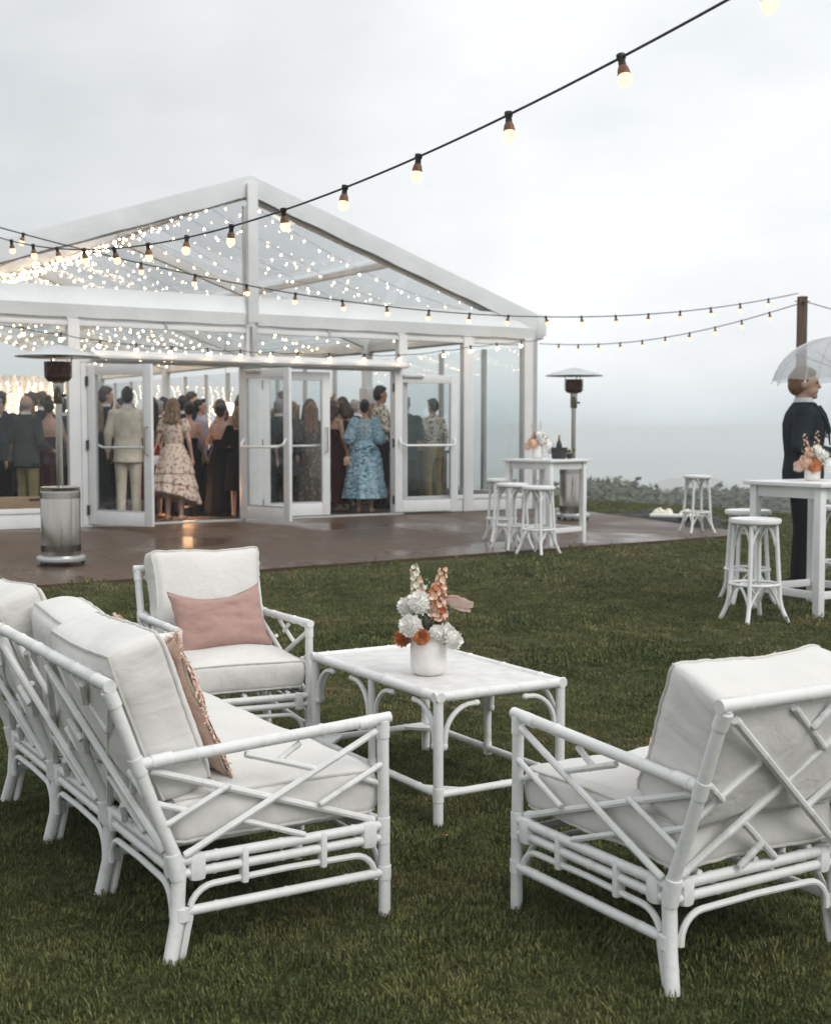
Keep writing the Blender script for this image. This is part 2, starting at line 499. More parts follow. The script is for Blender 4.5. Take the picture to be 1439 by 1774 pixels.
xs = axis(7000, 1.5); xs = [-q for q in reversed(xs[1:])] + xs
ys = axis(9000, 1.5); ysn = axis(400, 1.5); ys = [-q for q in reversed(ysn[1:])] + ys
gv = [(x, y, ground_z(x, y)) for y in ys for x in xs]
nx = len(xs)
gf = [(j * nx + i, j * nx + i + 1, (j + 1) * nx + i + 1, (j + 1) * nx + i) for j in range(len(ys) - 1) for i in range(nx - 1)]
m, n, l, b = nodes_of('lawn')
b.inputs['Roughness'].default_value = 0.95; b.inputs['Specular IOR Level'].default_value = 0.15
t = n.new('ShaderNodeTexCoord')
n1 = n.new('ShaderNodeTexNoise'); n1.inputs['Scale'].default_value = 0.9; n1.inputs['Detail'].default_value = 6
n2 = n.new('ShaderNodeTexNoise'); n2.inputs['Scale'].default_value = 26; n2.inputs['Detail'].default_value = 6; n2.inputs['Roughness'].default_value = 0.7
l.new(t.outputs['Object'], n1.inputs['Vector']); l.new(t.outputs['Object'], n2.inputs['Vector'])
r1 = n.new('ShaderNodeValToRGB')
r1.color_ramp.elements[0].position = .35; r1.color_ramp.elements[0].color = (0.050, 0.062, 0.020, 1)
r1.color_ramp.elements[1].position = .68; r1.color_ramp.elements[1].color = (0.085, 0.088, 0.034, 1)
r2 = n.new('ShaderNodeValToRGB')
r2.color_ramp.elements[0].position = .3; r2.color_ramp.elements[0].color = (0.35, 0.35, 0.35, 1)
r2.color_ramp.elements[1].position = .7; r2.color_ramp.elements[1].color = (1.35, 1.35, 1.35, 1)
mx = n.new('ShaderNodeMix'); mx.data_type = 'RGBA'; mx.blend_type = 'MULTIPLY'; mx.inputs[0].default_value = 1
l.new(n1.outputs['Fac'], r1.inputs[0]); l.new(n2.outputs['Fac'], r2.inputs[0])
l.new(r1.outputs[0], mx.inputs[6]); l.new(r2.outputs[0], mx.inputs[7]); l.new(mx.outputs[2], b.inputs['Base Color'])
bp = n.new('ShaderNodeBump'); bp.inputs['Strength'].default_value = 0.9; bp.inputs['Distance'].default_value = 0.03
l.new(n2.outputs['Fac'], bp.inputs['Height']); l.new(bp.outputs[0], b.inputs['Normal'])
ge = MB(); ge.v = gv; ge.f = gf
tag(ge.build('ground', 'lawn'), 'mown lawn falling away to a misty hillside', kind='structure')

# ------------------------------------------------------------------ deck: big ply panels, wet
m, n, l, b = nodes_of('deck_panel')
b.inputs['Specular IOR Level'].default_value = 0.30
t = n.new('ShaderNodeTexCoord'); oi = n.new('ShaderNodeObjectInfo'); gm = n.new('ShaderNodeNewGeometry')
n1 = n.new('ShaderNodeTexNoise'); n1.inputs['Scale'].default_value = 1.1; n1.inputs['Detail'].default_value = 7; n1.inputs['Roughness'].default_value = .6
n2 = n.new('ShaderNodeTexNoise'); n2.inputs['Scale'].default_value = 90; n2.inputs['Detail'].default_value = 4
l.new(gm.outputs['Position'], n1.inputs['Vector']); l.new(gm.outputs['Position'], n2.inputs['Vector'])
r1 = n.new('ShaderNodeValToRGB')
r1.color_ramp.elements[0].position = .3; r1.color_ramp.elements[0].color = (0.058, 0.033, 0.020, 1)
r1.color_ramp.elements[1].position = .72; r1.color_ramp.elements[1].color = (0.092, 0.054, 0.033, 1)
hv = n.new('ShaderNodeHueSaturation')
mr = n.new('ShaderNodeMapRange'); mr.inputs['To Min'].default_value = .94; mr.inputs['To Max'].default_value = 1.06
l.new(oi.outputs['Random'], mr.inputs[0]); l.new(mr.outputs[0], hv.inputs['Value'])
l.new(n1.outputs['Fac'], r1.inputs[0]); l.new(r1.outputs[0], hv.inputs['Color']); l.new(hv.outputs[0], b.inputs['Base Color'])
rr = n.new('ShaderNodeMapRange'); rr.inputs['From Min'].default_value = .36; rr.inputs['From Max'].default_value = .6
rr.inputs['To Min'].default_value = .34; rr.inputs['To Max'].default_value = .56
l.new(n1.outputs['Fac'], rr.inputs[0])
n3 = n.new('ShaderNodeTexNoise'); n3.inputs['Scale'].default_value = .55; n3.inputs['Detail'].default_value = 4
l.new(gm.outputs['Position'], n3.inputs['Vector'])
pd = n.new('ShaderNodeMapRange'); pd.inputs['From Min'].default_value = .52; pd.inputs['From Max'].default_value = .60
pd.inputs['To Min'].default_value = 1.0; pd.inputs['To Max'].default_value = .34
l.new(n3.outputs['Fac'], pd.inputs[0])
pm = n.new('ShaderNodeMath'); pm.operation = 'MULTIPLY'; l.new(rr.outputs[0], pm.inputs[0]); l.new(pd.outputs[0], pm.inputs[1]); l.new(pm.outputs[0], b.inputs['Roughness'])
bp = n.new('ShaderNodeBump'); bp.inputs['Strength'].default_value = .35; bp.inputs['Distance'].default_value = .004
l.new(n2.outputs['Fac'], bp.inputs['Height']); l.new(bp.outputs[0], b.inputs['Normal'])

deck = tag(bpy.data.objects.new('deck', None), 'wet brown panel deck in front of the marquee', kind='structure')
COL.objects.link(deck)
# front edge runs a little askew of the marquee front
EA, EB = Vector((-3.591, 11.168, 0)), Vector((4.35, 16.86, 0))
edge_n = Vector(((EB - EA).y, -(EB - EA).x, 0)).normalized()      # towards the camera
tilt = math.atan(0.15 / 4.6)
for iu in range(12):
    for iv in range(3):
        u0, u1 = 0.5 - 1.2 * (iu + 1), 0.5 - 1.2 * iu
        v1 = -0.06 - 2.4 * iv; v0 = v1 - 2.4
        bm = bmesh.new(); bmesh.ops.create_cube(bm, size=1)
        for q in bm.verts:
            u = u0 + .003 if q.co.x < 0 else u1 - .003
            v = v0 + .003 if q.co.y < 0 else v1 - .003
            p = T(u, v)
            zt = 0.18 + v * 0.15 / 4.6 + random.uniform(-.0005, .0005)
            q.co = Vector((p.x, p.y, zt if q.co.z > 0 else min(zt, .12) - 0.16))
        bmesh.ops.bisect_plane(bm, geom=bm.verts[:] + bm.edges[:] + bm.faces[:], plane_co=EA, plane_no=edge_n, clear_outer=True)
        if len(bm.faces) < 3:
            bm.free(); continue
        es = [e for e in bm.edges if len(e.link_faces) == 1]
        if es: bmesh.ops.edgeloop_fill(bm, edges=es)
        me = bpy.data.meshes.new('deck_panel'); bm.to_mesh(me); bm.free()
        link('deck_panel', me, 'deck_panel', deck)
sub = MB()
sub.add([T(.45, -.05, -.06), T(-13.8, -.05, -.06), T(-13.8, -4.3, -.21), T(.45, -4.0, -.21)], [(0, 1, 2, 3)])
sub.build('underlay', 'black_plastic', deck, smooth=False)

# ================================================================== MARQUEE
UC, HW, LEN = -4.78, 4.86, 20.0          # centre line, half width, length
EAVE, APEX = 2.74, 4.36                  # underside heights
SL = (APEX - EAVE) / HW
ROT = Matrix.Rotation(YAW, 3, 'Z')
tent = thing('marquee', 'large white framed marquee with clear roof, fairy lights and glazed front', 'marquee', C0, YAW)


def TL(u, v, z): return Vector((u, v, z))


def tbox(name, u0, u1, v0, v1, z0, z1, m, parent=None, bev=.006):
    return MB().box(((u0 + u1) / 2, (v0 + v1) / 2, (z0 + z1) / 2), (abs(u1 - u0), abs(v1 - v0), abs(z1 - z0)), bev=bev).build(name, m, parent or tent)


UL, UR = UC - HW, UC + HW
tbox('floor', UL + .1, UR - .1, .0, LEN, -.3, -.004, 'floor_carpet', bev=0)
tbox('threshold', -7.2, -2.4, -.10, .02, -.05, .018, 'frame_grey')


def beam(name, p0, p1, w, h, m, parent=None):
    """rectangular bar between two points, h measured in the vertical plane"""
    p0, p1 = Vector(p0), Vector(p1)
    ax = (p1 - p0); L = ax.length; ax.normalize()
    side = ax.cross(Vector((0, 0, 1)))
    side = side.normalized() if side.length > 1e-5 else Vector((1, 0, 0))
    upv = side.cross(ax)
    rot = Matrix((side, ax, upv)).transposed()
    return MB().box((p0 + p1) / 2, (w, L, h), rot, bev=.008).build(name, m, parent or tent)


# portal frames every five metres
for k in range(5):
    v = 5.0 * k + (.09 if k == 0 else (-.09 if k == 4 else 0))
    for s in (-1, 1):
        ue = UC + s * (HW - .10)
        if k:
            tbox('leg_post', ue - .09, ue + .09, v - .06, v + .06, 0, EAVE + .06, 'frame_white')
        beam('rafter', (ue, v, EAVE + .10), (UC, v, APEX + .06), .11, .20, 'frame_white' if k else 'frame_white')
# purlins, ridge, eave beams
for s in (-1, 1):
    um = UC + s * HW * .5
    for k in range(4):
        v0, v1 = 5 * k + .12, 5 * k + 4.94
        beam('purlin', (um, v0, APEX - SL * HW * .5 + .10), (um, v1, APEX - SL * HW * .5 + .10), .07, .09, 'frame_white')
        ue = UC + s * (HW - .06)
        beam('eave_beam', (ue, v0, EAVE + .02), (ue, v1, EAVE + .02), .10, .16, 'frame_white')
for k in range(4):
    beam('ridge_beam', (UC, 5 * k + .12, APEX + .08), (UC, 5 * k + 4.94, APEX + .08), .10, .10, 'frame_white')
# clear roof film, each bay slightly slack
for s in (-1, 1):
    for k in range(4):
        mb = MB(); nu, nv = 10, 8
        for th in (0, .004):
            for i in range(nu + 1):
                for j in range(nv + 1):
                    a, c = i / nu, j / nv
                    sagz = -.05 * math.sin(math.pi * c) * math.sin(math.pi * a)
                    mb.v.append((UC + s * (.04 + (HW + .04) * a), 5 * k + .01 + 4.98 * c, APEX + .20 - SL * HW * a + sagz + th))
        mb.f = [(i * (nv + 1) + j, i * (nv + 1) + j + 1, (i + 1) * (nv + 1) + j + 1, (i + 1) * (nv + 1) + j) for i in range(nu) for j in range(nv)]
        mb.v = mb.v[:(nu + 1) * (nv + 1)]
        mb.build('roof_film', 'roof_film', tent)
# white vinyl gable edging and front fascia
for vv in (-.07, LEN + .04):
    for s in (-1, 1):
        mb = MB(); N = 24
        for i in range(N + 1):
            a = i / N; u = UC + s * (.0 + (HW + .14) * a)
            top = APEX + .25 - SL * (HW + .14) * a * 1.0
            bot = top - .27 + .006 * math.sin(a * 37)
            w = .004 * math.sin(a * 23 + 1)
            mb.v += [(u, vv + w, bot), (u, vv + w - .006, (bot + top) / 2), (u, vv + w, top), (u, vv + .16, top + .005), (u, vv + .13, bot + .02)]
        for i in range(N):
            for j in range(4):
                a = i * 5 + j; mb.f.append((a, a + 1, a + 6, a + 5) if s > 0 else (a + 5, a + 6, a + 1, a))
        mb.f += [(0, 4, 3, 2, 1), tuple(N * 5 + q for q in range(5))]
        mb.build('gable_edging', 'vinyl_white', tent)
FZ0, FZM, FZ1 = 2.62, 2.79, 3.00
for (ua, ub) in ((UL - .12, UC - .05), (UC + .10, UR + .10)):
    mb = MB(); N = 30
    for i in range(N + 1):
        a = i / N; u = ua + (ub - ua) * a
        w = .006 * math.sin(a * 19 + ua) + .004 * math.sin(a * 47)
        prof = [(-.06, FZ0 + .004 * math.sin(a * 40)), (-.085, FZM - .01), (-.075, FZM), (-.05, FZ1), (.05, FZ1 + .004), (.05, FZ0 + .02)]
        mb.v += [(u, q + w, z) for q, z in prof]
    for i in range(N):
        for j in range(6):
            a = i * 6 + j; c = i * 6 + (j + 1) % 6
            mb.f.append((a, c, c + 6, a + 6))
    mb.f += [tuple(range(5, -1, -1)), tuple(N * 6 + q for q in range(6))]
    mb.build('fascia', 'vinyl_white', tent)
beam('fascia_backing', (UL, .09, 2.85), (UR, .09, 2.85), .05, .3, 'frame_white')
# rounded sleeve at the eave corner
MB().rings([(UR + .02, 0.02, z, r, r) for z, r in ((2.63, .10), (2.70, .125), (2.9, .125), (3.0, .10))], 16).build('eave_sleeve', 'vinyl_white', tent)
# long side fascia
for s in (-1, 1):
    ue = UC + s * (HW + .02)
    beam('side_fascia', (ue, .14, 2.79), (ue, LEN, 2.79), .03, .26, 'vinyl_white')
# centre gable post
tbox('gable_post', UC - .075, UC + .075, -.13, -.088, 2.66, 4.50, 'frame_white')
tbox('gable_post_back', UC - .11, UC - .078, -.08, .0, 3.05, 4.2, 'frame_grey')
tbox('post_bracket', UC - .02, UC + .055, -.12, -.07, 2.12, 2.615, 'frame_grey')
# front posts
for (ua, ub) in ((-7.285, -7.135), (-2.445, -2.305), (-1.31, -1.135), (UC - .07, UC + .06)):
    tbox('front_post', ua, ub, -.055, .055, 0, 2.60, 'frame_white')
tbox('corner_post', -.19, -.03, -.07, .07, 0, 2.62, 'frame_white')
tbox('corner_post', -.022, .07, -.05, .06, 0, 2.615, 'frame_grey')
tbox('front_post', -9.55, -9.40, -.055, .055, 0, 2.60, 'frame_white')
# rails below the fascia, bay by bay
bays = [(-9.40, -7.285), (-7.135, UC - .07), (UC + .06, -2.445), (-2.305, -1.31), (-1.135, -.19)]
for (ua, ub) in bays:
    tbox('top_rail', ua + .002, ub - .002, -.045, .045, 2.515, 2.575, 'frame_white')
    tbox('head_panel', ua + .002, ub - .002, -.02, .02, 2.578, 2.63, 'frame_white', bev=0)
    if ub - ua > 1.5:
        um = (ua + ub) / 2
        tbox('rail_stub', um - .02, um + .02, -.05, -.047, 2.52, 2.63, 'frame_grey', bev=0)
# clear transom panes above the doors and the fixed panes
for (ua, ub) in bays[1:3]:
    tbox('transom_pane', ua + .005, ub - .005, -.004, .004, 2.225, 2.513, 'glass', bev=0)
for (ua, ub) in (bays[0], bays[3], bays[4]):
    tbox('kick_panel', ua + .002, ub - .002, -.03, .03, .0, .18, 'frame_white')
    tbox('sill_rail', ua + .002, ub - .002, -.045, .045, .183, .245, 'frame_white')
    tbox('pane', ua + .004, ub - .004, -.004, .004, .247, 2.513, 'glass', bev=0)
# door head canopy
tbox('door_head', -7.133, UC - .072, -.05, .05, 2.06, 2.10, 'frame_white')
tbox('door_head', UC + .062, -2.447, -.05, .05, 2.06, 2.10, 'frame_white')
mb = MB()
prof = [(-.02, 2.105), (-.24, 2.105), (-.25, 2.12), (-.25, 2.15), (-.02, 2.222)]
for u in (-7.0, -2.40): mb.v += [(u, q, z) for q, z in prof]
mb.f = [(0, 1, 2, 3, 4), (9, 8, 7, 6, 5)] + [(i, i + 5, (i + 1) % 5 + 5, (i + 1) % 5) for i in range(5)]
mb.build('door_canopy', 'frame_white', tent, smooth=False)
# door jambs
for u in (-7.085, -4.885, -4.675, -2.495):
    tbox('door_jamb', u - .045, u + .045, -.05, .05, 0.02, 2.058, 'frame_white' if u != -7.085 else 'frame_white')


def leaf(hu, wdt, ang, hinge_left=True, off=-.06):
    """glazed door leaf, child of the marquee; ang = opening angle outwards"""
    s = 1 if hinge_left else -1
    o = bpy.data.objects.new('door', None); COL.objects.link(o); o.parent = tent
    o.location = (hu, off, .03)
    o.rotation_euler = (0, 0, -s * R(ang))
    H, t = 1.99, .045
    x = lambda a: s * a
    def bx(nm, a0, a1, z0, z1, m, th=t, y=0, bev=.006):
        return MB().box(((x(a0) + x(a1)) / 2, y, (z0 + z1) / 2), (abs(a1 - a0), th, z1 - z0), bev=bev).build(nm, m, o)
    bx('stile', 0, .12, 0, H, 'frame_white'); bx('stile', wdt - .12, wdt, 0, H, 'frame_white')
    bx('top_rail', .121, wdt - .121, H - .12, H, 'frame_white'); bx('bottom_rail', .121, wdt - .121, 0, .17, 'frame_white')
    bx('glazing_bead', .121, wdt - .121, .171, .19, 'frame_grey', .03); bx('glazing_bead', .121, .135, .191, H - .121, 'frame_grey', .03)
    bx('glazing_bead', wdt - .135, wdt - .121, .191, H - .121, 'frame_grey', .03)
    bx('pane', .136, wdt - .136, .191, H - .121, 'glass', .008, bev=0)
    # push bar on the inner face
    yb = .11
    b = MB().tube([(x(.07), .02, 1.07), (x(.07), yb * .6, 1.0), (x(.13), yb, .965), (x(wdt - .13), yb, .965), (x(wdt - .07), yb * .6, 1.0), (x(wdt - .07), .02, 1.07)], .016, 8)
    b.build('push_bar', 'white_paint', o)
    hnd = MB().tube([(x(wdt - .06), -.02, .88), (x(wdt - .06), -.07, .88), (x(wdt - .06), -.07, 1.22), (x(wdt - .06), -.02, 1.22)], .011, 6)
    hnd.build('pull_handle', 'steel', o)
    bx('door_closer', .13, .45, H - .05, H - .012, 'frame_grey', .03, .035)
    for z in (.18, 1.0, 1.8):
        bx('hinge', -.012, .012, z - .06, z + .06, 'dark_metal', .05, -.02, 0)
    return o


leaf(-7.035, 1.03, 62, True, -.06)
leaf(-4.935, 1.03, 102, False, -.06)
leaf(-4.625, 1.03, 3, True, -.0)
leaf(-2.54, 1.03, 174, False, -.075)

# side walls: four glazed panels per bay; end wall
for s, ue in ((1, UR - .10), (-1, UL + .10)):
    for k in range(4):
        for q in range(4):
            va = 5 * k + 1.25 * q; vb = va + 1.25
            if q: tbox('mullion', ue - .035, ue + .035, va - .035, va + .035, .25, 2.53, 'frame_grey')
            tbox('pane', ue - .004, ue + .004, va + .06, vb - .06, .25, 2.52, 'glass', bev=0)
        tbox('sill_rail', ue - .04, ue + .04, 5 * k + .065, 5 * k + 4.935, .0, .24, 'frame_white')
for q in range(9):
    u = UL + .1 + (2 * HW - .2) * q / 8
    if 0 < q < 8: tbox('mullion', u - .04, u + .04, LEN - .04, LEN + .03, 0, 2.6, 'frame_white')
# white drape across the left half of the end wall
mb = MB(); N = 120
for i in range(N + 1):
    a = i / N; u = -4.7 + 4.5 * a
    y = LEN - .25 + .05 * math.sin(a * 150) + .02 * math.sin(a * 61)
    mb.v += [(u, y, .02), (u, y, 1.4), (u, y + .03, 2.72)]
for i in range(N):
    mb.f += [(i * 3, i * 3 + 3, i * 3 + 4, i * 3 + 1), (i * 3 + 1, i * 3 + 4, i * 3 + 5, i * 3 + 2)]
mb.build('drape', 'shirt', tent)

# ------------------------------------------------------------------ fairy lights under the roof
octa_v = [Vector(p) for p in ((1, 0, 0), (-1, 0, 0), (0, 1, 0), (0, -1, 0), (0, 0, 1), (0, 0, -1))]
octa_f = [(0, 2, 4), (2, 1, 4), (1, 3, 4), (3, 0, 4), (2, 0, 5), (1, 2, 5), (3, 1, 5), (0, 3, 5)]


def fairy_string(pts_fn, n, r, label, group, jitter=.03, wire=True):
    o = thing('fairy_light_string', label, 'fairy lights', C0, YAW, group)
    mb = MB(); w = []
    for i in range(n + 1):
        p = pts_fn(i / n)
        w.append(p)
        if i and random.random() > .04:
            q = p + Vector((random.uniform(-jitter, jitter), random.uniform(-jitter, jitter), -.03 - random.random() * .03))
            mb.add([q + e * r for e in octa_v], octa_f)
    bl = mb.build('bulbs', 'fairy', o, smooth=False); bl['kind'] = 'stuff'
    if wire: MB().tube(w, .0035, 4).build('wire', 'frame_grey', o, smooth=False)
    return o


side_word = {1: 'right', -1: 'left'}
ord_w = ['nearest the door gable', 'second back', 'third back', 'fourth back', 'fifth back', 'sixth back', 'seventh back', 'eighth back', 'ninth back', 'tenth back',
         'eleventh back', 'twelfth back', 'thirteenth back', 'fourteenth back', 'fifteenth back', 'sixteenth back', 'seventeenth back', 'eighteenth back', 'nineteenth back', 'farthest back']
for s in (-1, 1):
    for k in range(20):
        v = .45 + k * .97 + random.uniform(-.1, .1)
        dv = random.uniform(-.7, .9); sg = random.uniform(.10, .28)
        fn = lambda a, v=v, dv=dv, sg=sg, s=s: Vector((UC + s * (.1 + (HW - .35) * a), min(LEN - .2, v + dv * a), APEX + .02 - SL * (HW - .3) * a - sg * math.sin(math.pi * a)))
        nb = 20 if s > 0 else 34
        fairy_string(fn, nb, (.013 if s > 0 else .0135) if v < 8 else .0165, 'string of warm fairy lights under the %s roof slope, %s' % (side_word[s], ord_w[k]), 'fairy lights under the clear roof')
# along the rafters on the left, dense
for k in range(1, 5):
    v = 5.0 * k - .1
    fn = lambda a, v=v: Vector((UC - .2 - (HW - .5) * a, v, APEX - .08 - SL * (HW - .5) * a - .03 * math.sin(a * 40)))
    fairy_string(fn, 60, .0145, 'dense warm fairy lights wound along the left half of the %s rafter from the door' % ['second', 'third', 'fourth', 'rearmost'][k - 1], 'fairy lights on the rafters', .07, False)
# curtain of lights on the end drape
for k in range(17):
    u = -4.6 + k * .235
    fn = lambda a, u=u: Vector((u + .06 * math.sin(a * 9 + u * 5), LEN - .5, 2.6 - 1.7 * a))
    fairy_string(fn, 24, .017, 'vertical strand of the bright fairy light curtain on the far end drape', 'fairy light curtain on the end drape', .03, False)

# ================================================================== FESTOON LIGHTS
hold = MB().lathe([(.006, .012), (.014, .010), (.015, -.004), (.011, -.010), (.0125, -.030)], 12)
HOLD = hold.mesh('lamp_holder'); HOLD.materials.append(M['black_plastic'])
SOCK = MB().lathe([(.0125, -.028), (.017, -.036), (.0195, -.050), (.0205, -.056), (.016, -.058)], 14).mesh('socket_skirt'); SOCK.materials.append(M['socket_bulb_glow'])
BULB = MB().lathe([(.015, -.054), (.0205, -.060), (.0228, -.072), (.0215, -.083), (.0165, -.092), (.009, -.0965), (.001, -.098)], 14).mesh('bulb'); BULB.materials.append(M['bulb_lit'])
BULB_S = BULB.copy(); BULB_S.materials.clear(); BULB_S.materials.append(M['bulb_small'])


def festoon(label, fn, t0, t1, steps, ks, lit=True, dark=(), r=.0042, s=1.0):
    o = thing('festoon_string', label, 'string lights', fn(t0), 0, 'festoon light strings')
    base = fn(t0)
    MB().tube([fn(t0 + (t1 - t0) * i / steps) - base for i in range(steps + 1)], r, 6).build('cable', 'black_plastic', o)
    for k in ks:
        h = link('lamp_holder', HOLD, None, o, fn(k) - base)
        h.rotation_euler = (random.gauss(0, .13), random.gauss(0, .13), random.uniform(0, 6))
        h.scale = (s, s, s)
        link('socket_skirt', SOCK, None, h)
        if k not in dark: link('bulb', BULB if lit else BULB_S, None, h)
    return o


s1 = lambda k: Vector((.805 - .265 * k, 3.057 + .425 * k, 2.42 - .065 * k + .0062 * k * k))
festoon('nearest festoon string rising to the upper right, large glowing bulbs', s1, -3, 17, 80, list(range(-1, 17)), False, s=.86)
s2 = lambda k: Vector((4.233 - .41 * k, 15.714 - .287 * k, 2.962 - .09 * k + .005 * k * k))
festoon('festoon string crossing in front of the marquee to the wooden pole', s2, -1.08, 22, 90, list(range(0, 22)), False, r=.0055, s=1.0)
PA, PB = Vector((4.66, 15.93, 2.93)), T(.08, -.09, 2.55)
s3 = lambda a: PA.lerp(PB, a) + Vector((0, 0, -.20 * 4 * a * (1 - a) * .5 - .08 * math.sin(math.pi * a)))
festoon('short sagging festoon string from the pole to the marquee corner', s3, 0, 1, 40, [i / 11 for i in range(1, 11)], False, r=.006, s=1.0)
s4pts = [(-.02, 2.55), (-.43, 2.50), (-.893, 2.445), (-1.364, 2.39), (-1.85, 2.31), (-2.61, 2.225), (-3.17, 2.215), (-3.73, 2.205), (-4.22, 2.20), (-4.6, 2.20), (-5.06, 2.205), (-5.53, 2.21), (-6.02, 2.22), (-6.49, 2.235), (-6.96, 2.27), (-7.45, 2.33), (-7.91, 2.38), (-8.4, 2.45), (-8.9, 2.52)]


def s4(k):
    i = max(0, min(len(s4pts) - 2, int(k))); f = k - i
    a, b_ = s4pts[i], s4pts[i + 1]
    return T(lerp(a[0], b_[0], f), -.30, lerp(a[1], b_[1], f) + .06 - .02 * math.sin(math.pi * f))


festoon('festoon string with warm bulbs hung along the marquee door head', s4, 0, 18, 72, [i for i in range(1, 18)], True, r=.0055, s=1.0)
s5 = lambda a: Vector((4.755, 15.92, 2.95)) + Vector((3.6 * a, -1.2 * a, -.5 * math.sin(math.pi * a * .8)))
festoon('festoon cable leading off the wooden pole to the right', s5, 0, 1, 20, [.35, .6, .85], True, r=.0055, s=1.0)

# wooden pole
p = thing('wooden_pole', 'tall square timber pole carrying the festoon strings behind the man', 'pole', (4.71, 15.95, 0))
MB().box((0, 0, 1.5), (.105, .105, 3.04), bev=.008).build('post', 'wood_pole', p)
MB().tube([(-.09, 0, 2.97), (.09, 0, 2.97)], .012, 8).build('crossbolt', 'steel', p)
MB().lathe([(.02, 0), (.03, .015), (.0, .03)], 10, (0, -.06, 2.93)).build('hook', 'steel', p)

# ================================================================== RATTAN FURNITURE
def q2(c00, c10, c01, c11, s, t):
    return c00.lerp(c10, s).lerp(c01.lerp(c11, s), t)


LATT = [((.03, .97), (.97, .03)), ((.03, .03), (.97, .97)),
        ((.0, .62), (.31, .31)), ((.0, .40), (.11, .51)),
        ((.31, .69), (.60, .98)), ((.36, .98), (.46, .84)),
        ((.69, .69), (1.0, .38)), ((1.0, .62), (.89, .49)),
        ((.69, .31), (.40, .02)), ((.64, .02), (.54, .16))]


def lattice(parent, c00, c10, c01, c11, out, r=.0100, thin=.0085, back=False):
    for i, (a, b_) in enumerate(LATT):
        if back: a, b_ = (a[0], 1 - a[1]), (b_[0], 1 - b_[1])
        elif i == 9: continue
        off = out * (.010 if i == 0 else (-.010 if i == 1 else (-.006 if i % 2 else .006)))
        p0 = q2(c00, c10, c01, c11, *a) + off; p1 = q2(c00, c10, c01, c11, *b_) + off
        mb = MB(); cane(mb, p0, p1, r if i < 2 else thin, 8, 2 if i < 2 else 1)
        # tied ends
        dr = (p1 - p0).normalized()
        for e, sg in ((p0, 1), (p1, -1)):
            binding(mb, e + dr * sg * .004, e + dr * sg * .022, (r if i < 2 else thin) * 1.13, 3)
        mb.build('lattice_cane', 'rattan', parent)


def arch(parent, p0, p1, ztop, zbot, off, r=.0092, rad=.07):
    """bent cane: up one leg, along under the rail and down the other"""
    p0, p1 = Vector(p0), Vector(p1)
    d = (p1 - p0); d.z = 0; L = d.length; d.normalize()
    pts = [p0 + d * off + Vector((0, 0, zbot)), p0 + d * off + Vector((0, 0, ztop - rad))]
    for a in range(1, 6):
        t = R(90 * a / 6); pts.append(p0 + d * (off + rad * (1 - math.cos(t))) + Vector((0, 0, ztop - rad + rad * math.sin(t))))
    pts.append(p0 + d * (off + rad) + Vector((0, 0, ztop)))
    pts.append(p0 + d * (L / 2) + Vector((0, 0, ztop + .004)))
    m2 = []
    for q in reversed(pts[:-1]):
        t = (q - p0).dot(d); m2.append(q + d * (L - 2 * t))
    mb = MB(); mb.tube(pts + m2, r, 8); return mb.build('bent_cane', 'rattan', parent)


